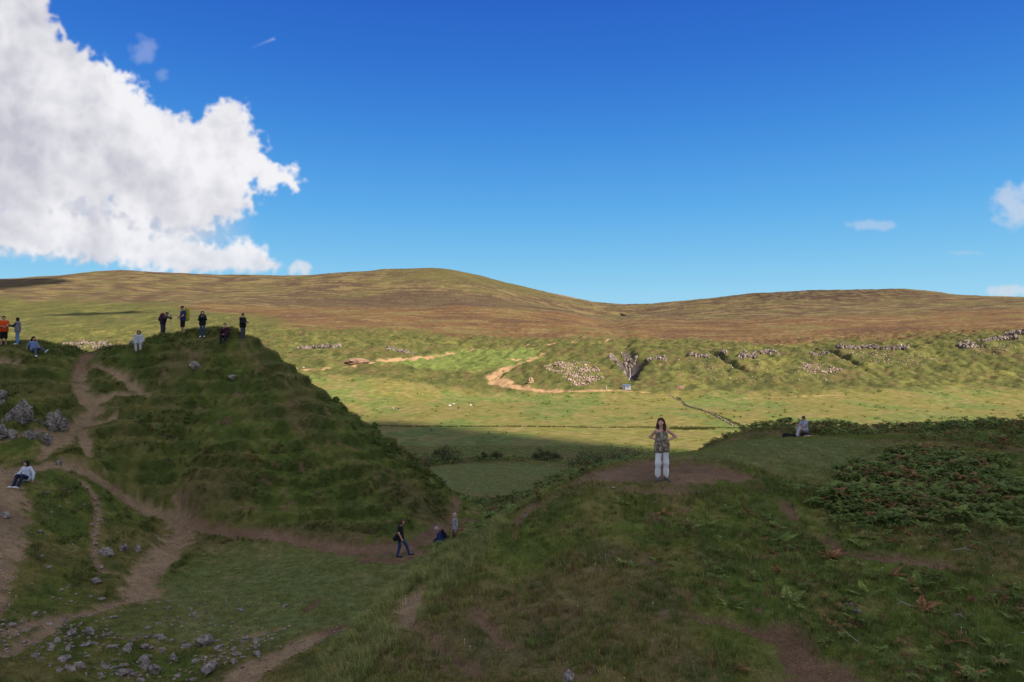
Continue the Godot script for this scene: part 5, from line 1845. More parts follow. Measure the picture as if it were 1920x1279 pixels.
func hand(j: Dictionary, s: String, curl: float) -> Array:
	var wr: Vector3 = j["wr_" + s]
	var d: Vector3 = j.get("hand_" + s, (wr - j["el_" + s]).normalized())
	d = d.normalized()
	var palm: Vector3 = j.get("palm_" + s, Vector3(-1, 0, 0) if s == "l" else Vector3(1, 0, 0))
	palm = (palm - d * palm.dot(d)).normalized()
	var side := d.cross(palm) * (1.0 if s == "l" else -1.0)     # towards the thumb
	var out := [[wr, wr + d * 0.03, 0.024, 0.024]]
	for q in [-0.022, 0.0, 0.022]:
		out.append([wr + d * 0.03 + side * q * 0.8, wr + d * 0.085 + side * q, 0.015, 0.013])
	var lengths := [0.058, 0.072, 0.078, 0.07]
	for i in 4:
		var root := wr + d * 0.088 + side * (-0.031 + 0.0205 * i)
		var l: float = lengths[i]
		var d1 := (d * cos(curl * 0.6) + palm * sin(curl * 0.6) + side * (i - 1.5) * 0.06).normalized()
		var d2 := (d * cos(curl * 1.6) + palm * sin(curl * 1.6)).normalized()
		out.append([root, root + d1 * l * 0.55, 0.0095, 0.0088])
		out.append([root + d1 * l * 0.55, root + d1 * l * 0.55 + d2 * l * 0.5, 0.0088, 0.0075])
	var th := wr + d * 0.03 + side * 0.026
	var t1 := (d * 0.65 + side * 0.7 + palm * 0.25).normalized()
	var t2 := (d * 0.9 + side * 0.25 + palm * (0.3 + curl * 0.4)).normalized()
	out.append([th, th + t1 * 0.04, 0.0125, 0.0105])
	out.append([th + t1 * 0.04, th + t1 * 0.04 + t2 * 0.032, 0.0105, 0.0085])
	return out

func face_basis(j: Dictionary) -> Basis:
	return Basis(Vector3.UP, j.turn) * Basis(Vector3.RIGHT, j.nod)

func head_bones(j: Dictionary) -> Array:
	var b := face_basis(j)
	var h: Vector3 = j.head
	var out := [[h + b * Vector3(0, 0.035, -0.018), h + b * Vector3(0, 0.0, 0.012), 0.083, 0.074], [h + b * Vector3(0, -0.04, 0.03), h + b * Vector3(0, -0.078, 0.05), 0.056, 0.034], [h + b * Vector3(0, 0.012, 0.084), h + b * Vector3(0, -0.022, 0.1), 0.008, 0.014], [h + b * Vector3(-0.022, 0.024, 0.074), h + b * Vector3(0.022, 0.024, 0.074), 0.016, 0.016], [h + b * Vector3(-0.014, -0.058, 0.079), h + b * Vector3(0.014, -0.058, 0.079), 0.011, 0.011]]
	for s in [-1.0, 1.0]:
		out.append([h + b * Vector3(s * 0.078, 0.012, -0.005), h + b * Vector3(s * 0.08, -0.02, 0.0), 0.014, 0.01])
		out.append([h + b * Vector3(s * 0.035, -0.02, 0.062), h + b * Vector3(s * 0.04, -0.03, 0.05), 0.022, 0.022])
	return out

func hair_bones(j: Dictionary, style: String) -> Array:
	var b := face_basis(j)
	var h: Vector3 = j.head
	var out := [[h + b * Vector3(0, 0.05, -0.03), h + b * Vector3(0, 0.01, -0.04), 0.084, 0.08], [h + b * Vector3(-0.045, 0.075, 0.02), h + b * Vector3(0.045, 0.075, 0.02), 0.04, 0.04]]
	if style == "cap":
		return [[h + b * Vector3(0, 0.055, -0.02), h + b * Vector3(0, 0.06, 0.0), 0.088, 0.085], [h + b * Vector3(-0.04, 0.058, 0.1), h + b * Vector3(0.04, 0.058, 0.1), 0.03, 0.03]]
	for s in [-1.0, 1.0]:
		out.append([h + b * Vector3(s * 0.06, 0.05, 0.0), h + b * Vector3(s * 0.072, 0.0, -0.025), 0.034, 0.03])
		if style == "long":
			var a := h + b * Vector3(s * 0.072, 0.02, -0.03)
			var m := h + b * Vector3(s * 0.092, -0.08, -0.035)
			out.append([a, m, 0.034, 0.04])
			out.append([m, h + b * Vector3(s * 0.1, -0.17, 0.0), 0.042, 0.038])
			out.append([h + b * Vector3(s * 0.1, -0.17, 0.0), h + b * Vector3(s * 0.09, -0.26, 0.05), 0.036, 0.016])
			out.append([h + b * Vector3(s * 0.04, -0.02, -0.07), h + b * Vector3(s * 0.05, -0.24, -0.08), 0.055, 0.03])
		elif style == "bob":
			out.append([h + b * Vector3(s * 0.07, 0.02, -0.015), h + b * Vector3(s * 0.078, -0.09, -0.005), 0.042, 0.036])
			out.append([h + b * Vector3(s * 0.03, -0.02, -0.06), h + b * Vector3(s * 0.04, -0.1, -0.06), 0.05, 0.04])
	return out

func cloth(c: Color, rough := 0.95) -> StandardMaterial3D:
	var m := matte(lin(c.r, c.g, c.b), rough)
	m.rim_enabled = true
	m.rim = 0.25
	m.rim_tint = 0.6
	m.heightmap_enabled = true
	m.heightmap_texture = M.weave
	m.heightmap_scale = 3.0
	m.uv1_triplanar = true
	m.uv1_scale = Vector3.ONE * 3.0
	return m

# look: skin, hair [colour, style], top [colour, sleeve reach, padding, hem], bottom [colour, leg reach, padding, cuff], shoe
func person(at: Vector2, turn: float, j: Dictionary, look: Dictionary, label: String, group := "") -> Node3D:
	var fine_: bool = look.get("fine", false)
	var h := 0.011 if fine_ else 0.019
	var sink: float = look.get("sink", 0.0)
	var t := thing("person", Vector3(at.x, ground(at.x, at.y) - sink, at.y), turn, label, "person", group)
	t.scale = Vector3.ONE * look.get("tall", 1.0)
	var skin := matte(lin(look.skin.r, look.skin.g, look.skin.b), 0.6)
	skin.subsurf_scatter_enabled = true
	skin.subsurf_scatter_strength = 0.1
	var curl: float = look.get("curl", 0.5)
	var body := torso(j, -0.012) + arm(j, "l", 0.0) + arm(j, "r", 0.0) + leg(j, "l", 0.0) + leg(j, "r", 0.0)
	body.append([j.neck - Vector3(0, 0.04, 0), j.head + face_basis(j) * Vector3(0, -0.06, -0.01), 0.052, 0.047])
	for s in ["l", "r"]:
		body.append([j["an_" + s], j["to_" + s], 0.036, 0.024])
	put("body", skinned([[body, h, 70.0], [head_bones(j), 0.006 if fine_ else 0.011, 130.0], [hand(j, "l", curl), 0.005 if fine_ else 0.0075, 330.0], [hand(j, "r", curl), 0.005 if fine_ else 0.0075, 330.0]]), skin, Vector3.ZERO, t)
	var b := face_basis(j)
	for s in [-1.0, 1.0]:
		var e := put("eye", M.eye_ball, M.eye, j.head + b * Vector3(s * 0.033, 0.008, 0.077), t)
		e.scale = Vector3(1.0, 0.6, 0.5)
		e.rotation.y = j.turn
		put("eyebrow", skinned([[[[j.head + b * Vector3(s * 0.018, 0.033, 0.086), j.head + b * Vector3(s * 0.048, 0.034, 0.072), 0.006, 0.004]], 0.004, 300.0]]), M.brow, Vector3.ZERO, t)
	put("lips", skinned([[[[j.head + b * Vector3(-0.018, -0.052, 0.087), j.head + b * Vector3(0.018, -0.052, 0.087), 0.0065, 0.0065]], 0.004, 300.0]]), M.lips, Vector3.ZERO, t)
	put("hair", skinned([[hair_bones(j, look.hair[1]), 0.008 if fine_ else 0.013, 90.0]]), M.hair_cloth[look.hair[0]], Vector3.ZERO, t)
	var top: Array = look.top
	var tb := torso(j, top[2], top[2] * 0.6, look.get("bare", false))
	if top[1] > 0.0:
		tb += arm(j, "l", top[2] * 0.75, top[1]) + arm(j, "r", top[2] * 0.75, top[1])
	if top[3] > 0.0:
		for s in ["l", "r"]:
			var hip: Vector3 = j["hip_" + s]
			tb.append([hip + Vector3(0, 0.06, 0), hip.lerp(j["kn_" + s], top[3]), 0.098 + top[2], 0.10 + top[2]])
	var shirt := put(look.get("top_name", "shirt"), skinned([[tb, h, 62.0]]), top[0] if top[0] is Material else cloth(top[0]), Vector3.ZERO, t)
	if look.has("sleeve"):
		put("sleeve", skinned([[arm(j, "l", 0.016, 1.9), h, 70.0]]), cloth(look.sleeve), Vector3.ZERO, t)
		put("sleeve", skinned([[arm(j, "r", 0.016, 1.9), h, 70.0]]), cloth(look.sleeve), Vector3.ZERO, t)
	var bot: Array = look.bottom
	var hips: Vector3 = (j.hip_l + j.hip_r) * 0.5
	var bb := leg(j, "l", bot[2], bot[1], bot[3]) + leg(j, "r", bot[2], bot[1], bot[3])
	if fine_:
		# loose cloth: creases at the crotch, the knees and above the gathered ankles
		var rr := RandomNumberGenerator.new()
		rr.seed = 12
		for s in ["l", "r"]:
			for q in [[0.88, 0.6], [0.97, 0.9], [1.06, 0.9], [1.16, 0.5], [1.46, 0.6], [1.56, 0.9], [1.65, 1.2], [1.74, 1.4], [1.82, 1.2]]:
				var up: Vector3 = (j["hip_" + s] as Vector3).lerp(j["kn_" + s], q[0]) if q[0] < 1.0 else (j["kn_" + s] as Vector3).lerp(j["an_" + s], q[0] - 1.0)
				var away := Vector3(rr.randf_range(-1, 1), rr.randf_range(-0.3, 0.3), rr.randf_range(0.2, 1.0)) * 0.016
				var r0: float = lerpf(0.083, 0.052, minf(q[0], 1.0)) if q[0] < 1.0 else lerpf(0.055, 0.045, q[0] - 1.0)
				bb.append([up + away - Vector3(0.012, rr.randf_range(-0.02, 0.02), 0), up + away + Vector3(0.012, rr.randf_range(-0.02, 0.02), 0), r0 - 0.006 + 0.004 * q[1], r0 - 0.006 + 0.004 * q[1]])
	for s in ["l", "r"]:
		var hs: Vector3 = j["hip_" + s] - hips
		bb.append([hips + hs * 0.7, hips.lerp(j.neck, 0.14) + hs * 0.6, 0.092 + minf(bot[2], 0.008), 0.085 + minf(bot[2], 0.004)])
	put("shorts" if bot[1] < 1.5 else "trousers", skinned([[bb, h, 62.0]]), bot[0] if bot[0] is Material else cloth(bot[0]), Vector3.ZERO, t)
	for s in ["l", "r"]:
		var an: Vector3 = j["an_" + s]
		var to: Vector3 = j["to_" + s]
		var d := (to - an).normalized()
		put("shoe", skinned([[[[an + Vector3(0, 0.01, 0) , an - Vector3(0, 0.03, 0), 0.045, 0.048], [an - d * 0.02 - Vector3(0, 0.03, 0), to, 0.046, 0.04], [to, to + d * 0.05, 0.04, 0.032]], 0.012, 90.0]]), M.shoes[look.shoe], Vector3.ZERO, t)
	return t

# a rucksack on someone's back
func rucksack(t: Node3D, j: Dictionary, size: Vector3, c: Color, called := "backpack") -> void:
	var hips: Vector3 = (j.hip_l + j.hip_r) * 0.5
	var up: Vector3 = ((j.neck as Vector3) - hips).normalized()
	var side: Vector3 = ((j.sh_l as Vector3) - j.sh_r).normalized()
	var back := up.cross(side).normalized() * -1.0
	if back.dot(Vector3(0, 0, 1)) > 0.0:
		back = -back
	var mid: Vector3 = hips.lerp(j.neck, 0.62) + back * (0.12 + size.z * 0.5)
	var bones := []
	for sx in [-1.0, 1.0]:
		bones.append([mid + side * sx * (size.x * 0.5 - size.z * 0.45) - up * (size.y * 0.5 - size.z * 0.4), mid + side * sx * (size.x * 0.5 - size.z * 0.5) + up * (size.y * 0.5 - size.z * 0.4), size.z * 0.5, size.z * 0.42])
	bones.append([mid - up * size.y * 0.25 + back * size.z * 0.3, mid - up * size.y * 0.05 + back * size.z * 0.3, size.z * 0.36, size.z * 0.3])
	var o := put(called, skinned([[bones, 0.02, 50.0]]), cloth(c), Vector3.ZERO, t)
	for s in ["sh_l", "sh_r"]:
		var sh: Vector3 = (j[s] as Vector3).lerp(j.neck, 0.35) + up * 0.04
		put("strap", skinned([[[[mid + up * size.y * 0.3, sh, 0.018, 0.02], [sh, sh.lerp(hips, 0.35) - back * 0.12, 0.02, 0.018], [sh.lerp(hips, 0.35) - back * 0.12, mid - up * size.y * 0.3, 0.016, 0.016]], 0.012, 120.0]]), cloth(c * 0.6), Vector3.ZERO, o)

func slab(called: String, at: Vector3, size: Vector3, m: Material, label: String, category: String, turn := Vector3.ZERO) -> void:
	var st := SurfaceTool.new()
	st.begin(Mesh.PRIMITIVE_TRIANGLES)
	box(st, Vector3.ZERO, size)
	box(st, Vector3(0, 0, size.z * 0.5), Vector3(size.x * 0.88, size.y * 0.9, size.z * 0.2))
	box(st, Vector3(size.x * 0.25, size.y * 0.36, -size.z * 0.55), Vector3(size.x * 0.3, size.y * 0.16, size.z * 0.3))
	var o := put(called, st.commit(), m, at)
	o.rotation = turn
	tag(o, label, category)

func people() -> void:
	M.weave = noise_texture(0.05, 61, Color.BLACK, Color.WHITE, 3, 256)
	M.eye = matte(lin(0.03, 0.025, 0.02), 0.25)
	M.brow = matte(lin(0.05, 0.03, 0.025))
	M.lips = matte(lin(0.36, 0.13, 0.11), 0.5)
	var ball := SphereMesh.new()
	ball.radius = 0.013
	ball.height = 0.026
	ball.radial_segments = 10
	ball.rings = 6
	M.eye_ball = ball
	M.hair_cloth = {}
	for k in [["brown", Color(0.085, 0.036, 0.024)], ["black", Color(0.014, 0.012, 0.012)], ["dark", Color(0.03, 0.022, 0.018)], ["grey", Color(0.42, 0.42, 0.44)], ["blond", Color(0.48, 0.40, 0.31)], ["auburn", Color(0.09, 0.045, 0.03)], ["navy", Color(0.02, 0.02, 0.03)]]:
		var m := matte(lin(k[1].r, k[1].g, k[1].b), 0.55)
		m.heightmap_enabled = true
		m.heightmap_texture = M.weave
		m.heightmap_scale = 2.0
		m.uv1_triplanar = true
		m.uv1_scale = Vector3(9.0, 1.2, 9.0)
		M.hair_cloth[k[0]] = m
	M.shoes = {}
	for k in [["slate", Color(0.07, 0.075, 0.09)], ["white", Color(0.62, 0.62, 0.62)], ["black", Color(0.02, 0.02, 0.025)], ["brown", Color(0.10, 0.07, 0.05)], ["navy", Color(0.03, 0.035, 0.07)]]:
		M.shoes[k[0]] = matte(lin(k[1].r, k[1].g, k[1].b), 0.7)
	var fair := Color(0.58, 0.33, 0.235)
	var tan_ := Color(0.44, 0.245, 0.17)
	var phone := matte(lin(0.015, 0.015, 0.018), 0.3)

	# the woman on the worn patch of the knoll, hands on her waist
	var j := standing()
	j.sh_l = Vector3(0.15, 1.40, -0.01)
	j.sh_r = Vector3(-0.15, 1.385, 0.01)
	j.el_l = Vector3(0.43, 1.21, -0.08)
	j.wr_l = Vector3(0.20, 1.10, -0.05)
	j.hand_l = Vector3(-0.75, -0.35, -0.35)
	j.palm_l = Vector3(-0.4, 0.0, 0.9)
	j.el_r = Vector3(-0.27, 1.19, -0.16)
	j.wr_r = Vector3(-0.15, 1.12, -0.02)
	j.hand_r = Vector3(0.6, -0.4, -0.5)
	j.palm_r = Vector3(0.4, 0.0, 0.9)
	j.head = Vector3(-0.015, 1.61, 0.01)
	j.turn = -0.42
	j.hip_l = Vector3(0.105, 0.945, 0)
	j.hip_r = Vector3(-0.08, 0.92, 0.01)
	j.kn_l = Vector3(0.12, 0.51, 0.02)
	j.kn_r = Vector3(-0.11, 0.50, 0.06)
	j.an_l = Vector3(0.135, 0.09, -0.02)
	j.to_l = Vector3(0.16, 0.035, 0.14)
	j.an_r = Vector3(-0.10, 0.09, -0.02)
	j.to_r = Vector3(-0.15, 0.035, 0.13)
	var print_ := matte(Color.WHITE, 0.75)
	var ramp := noise_texture(0.06, 71, Color.BLACK, Color.WHITE, 3, 256)
	var g := Gradient.new()
	g.offsets = PackedFloat32Array([0.0, 0.36, 0.40, 0.52, 0.56, 0.68, 0.72, 1.0])
	var dk := lin(0.055, 0.042, 0.032)
	var md := lin(0.22, 0.165, 0.11)
	var lt := lin(0.46, 0.39, 0.28)
	var gy := lin(0.17, 0.16, 0.13)
	g.colors = PackedColorArray([dk, dk, md, md, gy, gy, lt, lt])
	ramp.color_ramp = g
	print_.albedo_texture = ramp
	print_.uv1_triplanar = true
	print_.uv1_scale = Vector3.ONE * 0.55
	var t := person(Vector2(4.14, -19.52), 0.06, j, {"skin": fair, "hair": ["brown", "long"], "top": [print_, 0.0, 0.026, 0.16], "bottom": [Color(0.92, 0.90, 0.92), 1.84, 0.014, 0.008], "shoe": "slate", "fine": true, "curl": 0.5, "bare": true, "top_name": "camisole"}, "woman in a patterned camisole and white trousers, hands on hips, on the bare patch")
	for s in [-1.0, 1.0]:
		put("shoulder_strap", skinned([[[[Vector3(s * 0.075, 1.28, 0.105), Vector3(s * 0.10, 1.44, 0.015), 0.012, 0.012], [Vector3(s * 0.10, 1.44, 0.015), Vector3(s * 0.085, 1.30, -0.11), 0.011, 0.011]], 0.007, 200.0]]), print_, Vector3.ZERO, t)
	for s in ["l", "r"]:
		var an: Vector3 = j["an_" + s]
		put("cuff", skinned([[[[an + Vector3(-0.01, 0.085, 0), an + Vector3(0.01, 0.085, 0), 0.056, 0.056]], 0.01, 120.0]]), cloth(Color(0.74, 0.73, 0.75)), Vector3.ZERO, t)

	# the walker on the valley path, seen from the side
	j = standing()
	j.neck = Vector3(0, 1.45, 0.05)
	j.head = Vector3(0, 1.61, 0.10)
	j.nod = 0.12
	j.kn_l = Vector3(0.09, 0.52, 0.26)
	j.an_l = Vector3(0.10, 0.13, 0.40)
	j.to_l = Vector3(0.11, 0.10, 0.57)
	j.kn_r = Vector3(-0.09, 0.50, 0.0)
	j.an_r = Vector3(-0.10, 0.085, -0.10)
	j.to_r = Vector3(-0.11, 0.035, 0.08)
	j.el_r = Vector3(-0.22, 1.13, 0.0)
	j.wr_r = Vector3(-0.20, 0.90, 0.12)
	j.el_l = Vector3(0.22, 1.13, -0.08)
	t = person(Vector2(-5.42, -34.13), 1.45, j, {"skin": fair, "hair": ["auburn", "bob"], "top": [Color(0.018, 0.018, 0.022), 0.62, 0.02, 0.22], "bottom": [Color(0.035, 0.07, 0.17), 1.95, 0.012, 0.012], "shoe": "navy", "tall": 1.05}, "walker in a black top and blue jeans striding along the valley path")
	put("shoulder_bag", skinned([[[[Vector3(-0.17, 0.86, -0.16), Vector3(-0.19, 1.0, -0.12), 0.10, 0.08], [Vector3(-0.17, 0.86, -0.22), Vector3(-0.17, 0.86, -0.06), 0.08, 0.08]], 0.018, 60.0]]), cloth(Color(0.015, 0.015, 0.018)), Vector3.ZERO, t)

	# the two behind the ferns
	j = standing()
	j.neck = Vector3(0, 1.38, 0.18)
	j.head = Vector3(0, 1.52, 0.27)
	j.sh_l = Vector3(0.17, 1.33, 0.14)
	j.sh_r = Vector3(-0.17, 1.33, 0.14)
	j.el_l = Vector3(0.23, 1.06, 0.16)
	j.el_r = Vector3(-0.23, 1.06, 0.16)
	j.wr_l = Vector3(0.20, 0.92, 0.36)
	j.wr_r = Vector3(-0.20, 0.92, 0.36)
	j.nod = 0.35
	t = person(Vector2(-3.38, -34.0), -1.35, j, {"skin": Color(0.46, 0.22, 0.17), "hair": ["grey", "short"], "top": [Color(0.022, 0.035, 0.13), 1.95, 0.03, 0.05], "top_name": "jacket", "bottom": [Color(0.03, 0.03, 0.035), 1.95, 0.015, 0.01], "shoe": "black"}, "grey-haired man in a blue jacket half hidden by ferns, left of two")
	rucksack(t, j, Vector3(0.3, 0.44, 0.18), Color(0.012, 0.012, 0.018))
	j = standing()
	j.nod = 0.1
	j.turn = 0.3
	var flowers := matte(Color.WHITE, 0.8)
	var fl := noise_texture(0.07, 75, Color.BLACK, Color.WHITE, 1, 256, FastNoiseLite.TYPE_CELLULAR)
	var fg := Gradient.new()
	fg.offsets = PackedFloat32Array([0.0, 0.30, 0.36, 1.0])
	fg.colors = PackedColorArray([lin(0.75, 0.75, 0.72), lin(0.7, 0.7, 0.68), lin(0.02, 0.025, 0.03), lin(0.03, 0.035, 0.04)])
	fl.color_ramp = fg
	flowers.albedo_texture = fl
	flowers.uv1_triplanar = true
	flowers.uv1_scale = Vector3.ONE * 1.7
	person(Vector2(-2.98, -36.8), -1.1, j, {"skin": fair, "hair": ["blond", "bob"], "top": [flowers, 1.95, 0.028, 0.1], "top_name": "blouse", "bottom": [Color(0.03, 0.03, 0.035), 1.95, 0.015, 0.01], "shoe": "black"}, "pale-haired woman in a dark flowered top half hidden by ferns, right of two")

	# seated on the bare slope at the left
	j = sitting(0.10)
	for s in [["l", 1.0], ["r", -1.0]]:
		j["kn_" + s[0]] = Vector3(s[1] * 0.14, 0.36, 0.36)
		j["an_" + s[0]] = Vector3(s[1] * 0.12, -0.08, 0.62)
		j["to_" + s[0]] = Vector3(s[1] * 0.13, -0.06, 0.80)
	j.el_l = Vector3(0.32, 0.42, -0.04)
	j.wr_l = Vector3(0.36, 0.16, 0.04)
	j.el_r = Vector3(-0.28, 0.40, 0.12)
	j.wr_r = Vector3(-0.24, 0.38, 0.34)
	j.turn = -0.3
	person(Vector2(-22.06, -32.02), -0.15, j, {"skin": tan_, "hair": ["black", "bob"], "top": [Color(0.62, 0.66, 0.78), 1.9, 0.03, 0.06], "top_name": "blouse", "bottom": [Color(0.02, 0.025, 0.06), 1.95, 0.02, 0.01], "shoe": "white"}, "dark-haired person in a white blouse sitting on the bare earth at left")

	# on the mound's crest
	var crest := "people on the mound's crest"
	j = sitting(0.36)
	j.wr_l = Vector3(0.07, 0.44, 0.26)
	j.wr_r = Vector3(-0.07, 0.44, 0.26)
	j.el_l = Vector3(0.27, 0.62, 0.06)
	j.el_r = Vector3(-0.27, 0.62, 0.06)
	j.an_l = Vector3(0.16, 0.05, 0.52)
	j.an_r = Vector3(-0.06, -0.04, 0.56)
	j.to_l = Vector3(0.18, 0.0, 0.68)
	j.to_r = Vector3(-0.07, -0.09, 0.72)
	person(Vector2(-23.18, -43.75), 0.35, j, {"skin": tan_, "hair": ["black", "bob"], "top": [Color(0.46, 0.48, 0.50), 1.9, 0.04, 0.1], "bottom": [Color(0.42, 0.42, 0.38), 1.9, 0.025, 0.01], "shoe": "brown", "sink": -0.12}, "person in pale grey sitting on the crest rock, leftmost on the mound", crest)
	j = standing()
	j.neck = Vector3(0, 1.36, 0.2)
	j.head = Vector3(0, 1.48, 0.33)
	j.nod = 0.3
	j.sh_l = Vector3(0.17, 1.32, 0.17)
	j.sh_r = Vector3(-0.17, 1.32, 0.17)
	j.el_l = Vector3(0.25, 1.20, 0.42)
	j.wr_l = Vector3(0.10, 1.36, 0.55)
	j.el_r = Vector3(-0.25, 1.16, 0.40)
	j.wr_r = Vector3(-0.08, 1.34, 0.55)
	var photographer := Vector2(-22.85, -46.1)
	t = person(photographer, 1.3, j, {"skin": tan_, "hair": ["dark", "short"], "top": [Color(0.025, 0.02, 0.035), 1.5, 0.025, 0.05], "bottom": [Color(0.05, 0.055, 0.075), 1.95, 0.022, 0.012], "shoe": "black", "curl": 1.1, "sink": 0.05}, "stooping photographer with a purple and red rucksack and a walking pole", crest)
	rucksack(t, j, Vector3(0.34, 0.55, 0.24), Color(0.11, 0.02, 0.045))
	var pole_mat := matte(lin(0.25, 0.24, 0.24), 0.4)
	var st := SurfaceTool.new()
	st.begin(Mesh.PRIMITIVE_TRIANGLES)
	tube(st, Vector3(0, 0, 0), Vector3(-0.12, 1.5, 0), 0.009, 0.012)
	tube(st, Vector3(-0.115, 1.42, 0), Vector3(-0.13, 1.6, 0), 0.02, 0.018)
	tube(st, Vector3(-0.11, 1.36, 0), Vector3(0.08, 1.0, 0), 0.004, 0.004)
	tube(st, Vector3(0.0, 0.05, 0), Vector3(0.0, 0.07, 0), 0.035, 0.035)
	st.generate_normals()
	var o := put("walking_pole", st.commit(), pole_mat, Vector3(photographer.x + 0.62, ground(photographer.x + 0.62, photographer.y + 0.1), photographer.y + 0.1))
	tag(o, "thin walking pole held upright by the stooping photographer", "pole")
	j = standing()
	j.el_l = Vector3(0.24, 1.12, 0.08)
	j.wr_l = Vector3(0.06, 1.02, 0.24)
	j.el_r = Vector3(-0.24, 1.14, 0.06)
	j.wr_r = Vector3(-0.08, 1.04, 0.24)
	j.nod = 0.25
	t = person(Vector2(-21.47, -45.95), -0.75, j, {"skin": tan_, "hair": ["navy", "cap"], "top": [Color(0.025, 0.032, 0.12), 0.6, 0.028, 0.06], "bottom": [Color(0.014, 0.014, 0.018), 1.05, 0.035, 0.0], "shoe": "brown", "tall": 1.05, "curl": 0.9}, "tall hiker in a blue shirt and black shorts with a yellow rucksack", crest)
	rucksack(t, j, Vector3(0.36, 0.82, 0.26), Color(0.42, 0.36, 0.04))
	j = standing()
	j.el_l = Vector3(0.26, 1.16, 0.14)
	j.wr_l = Vector3(0.12, 1.36, 0.26)
	j.el_r = Vector3(-0.20, 1.14, 0.14)
	j.wr_r = Vector3(0.0, 1.34, 0.28)
	j.turn = 0.25
	person(Vector2(-20.08, -45.7), 0.2, j, {"skin": fair, "hair": ["dark", "long"], "top": [Color(0.016, 0.017, 0.024), 1.9, 0.03, 0.1], "top_name": "jacket", "bottom": [Color(0.05, 0.085, 0.17), 1.95, 0.008, 0.008], "shoe": "white", "curl": 1.0, "tall": 0.98}, "long-haired woman in a black jacket and jeans holding up a phone", crest)
	var hand_at := Vector3(-20.08, ground(-20.08, -45.7), -45.7) + Basis(Vector3.UP, 0.2) * (Vector3(0.06, 1.44, 0.33) * 0.98)
	slab("phone", hand_at, Vector3(0.075, 0.15, 0.012), phone, "dark phone held up by the woman in the black jacket", "phone", Vector3(-0.1, 0.2, 0.0))
	j = sitting(0.22)
	j.el_r = Vector3(-0.24, 0.52, 0.16)
	j.wr_r = Vector3(-0.05, 0.72, 0.22)
	j.hand_r = Vector3(0.3, 0.9, -0.1)
	j.el_l = Vector3(0.26, 0.50, 0.10)
	j.wr_l = Vector3(0.06, 0.40, 0.30)
	j.nod = 0.1
	person(Vector2(-18.47, -45.35), 0.1, j, {"skin": fair, "hair": ["dark", "short"], "top": [Color(0.045, 0.014, 0.022), 1.9, 0.055, 0.15], "top_name": "jacket", "bottom": [Color(0.016, 0.018, 0.026), 1.95, 0.025, 0.01], "shoe": "black", "curl": 1.0}, "person in a maroon jacket sitting on the mound's turf edge, hand to chin", crest)
	j = standing()
	j.el_l = Vector3(0.22, 1.12, 0.06)
	j.wr_l = Vector3(0.09, 1.10, 0.30)
	j.el_r = Vector3(-0.22, 1.12, 0.06)
	j.wr_r = Vector3(-0.09, 1.10, 0.30)
	j.nod = 0.3
	person(Vector2(-17.62, -46.1), 1.2, j, {"skin": fair, "hair": ["black", "short"], "top": [Color(0.012, 0.013, 0.014), 1.9, 0.05, 0.06], "top_name": "jacket", "bottom": [Color(0.07, 0.085, 0.11), 1.95, 0.02, 0.012], "shoe": "black", "curl": 0.9, "sink": 0.08}, "person in a puffy black jacket looking at a phone, rightmost on the mound", crest)
	hand_at = Vector3(-17.62, ground(-17.62, -46.1) - 0.08, -46.1) + Basis(Vector3.UP, 1.2) * Vector3(0.0, 1.15, 0.42)
	slab("phone", hand_at, Vector3(0.075, 0.15, 0.012), phone, "dark phone in the hands of the person in the puffy black jacket", "phone", Vector3(-1.0, 1.2, 0.0))

	# on the left crest
	var left := "people on the left crest"
	j = standing()
	j.el_l = Vector3(0.24, 1.14, 0.12)
	j.wr_l = Vector3(0.30, 1.12, 0.40)
	j.el_r = Vector3(-0.22, 1.12, 0.14)
	j.wr_r = Vector3(0.02, 1.10, 0.36)
	j.turn = 0.1
	person(Vector2(-30.62, -42.43), 0.55, j, {"skin": tan_, "hair": ["black", "short"], "top": [Color(0.72, 0.085, 0.015), 0.65, 0.05, 0.05], "bottom": [Color(0.012, 0.012, 0.014), 1.15, 0.035, 0.0], "shoe": "brown", "tall": 1.03}, "man in an orange T-shirt and black shorts at the left picture edge", left)
	j = standing()
	j.el_l = Vector3(0.20, 1.18, 0.20)
	j.wr_l = Vector3(0.12, 1.22, 0.44)
	j.el_r = Vector3(-0.20, 1.14, 0.20)
	j.wr_r = Vector3(-0.10, 1.18, 0.44)
	person(Vector2(-29.73, -42.36), -1.2, j, {"skin": fair, "hair": ["black", "bob"], "top": [Color(0.20, 0.20, 0.24), 0.0, 0.05, 0.08], "top_name": "vest", "sleeve": Color(0.03, 0.035, 0.045), "bottom": [Color(0.16, 0.26, 0.45), 1.95, 0.02, 0.02], "shoe": "white", "tall": 0.95}, "person in a grey vest and light jeans reaching towards the orange shirt", left)
	j = sitting(0.10)
	j.neck = Vector3(0, 0.68, -0.08)
	j.head = Vector3(0, 0.84, -0.04)
	j.sh_l = Vector3(0.165, 0.62, -0.09)
	j.sh_r = Vector3(-0.165, 0.62, -0.09)
	j.el_r = Vector3(-0.26, 0.38, -0.22)
	j.wr_r = Vector3(-0.28, 0.12, -0.26)
	j.el_l = Vector3(0.24, 0.40, 0.02)
	j.wr_l = Vector3(0.16, 0.30, 0.26)
	j.kn_l = Vector3(0.12, 0.26, 0.46)
	j.an_l = Vector3(0.14, 0.07, 0.86)
	j.to_l = Vector3(0.15, 0.14, 1.0)
	j.kn_r = Vector3(-0.16, 0.22, 0.40)
	j.an_r = Vector3(-0.30, -0.16, 0.66)
	j.to_r = Vector3(-0.36, -0.20, 0.80)
	j.nod = 0.2
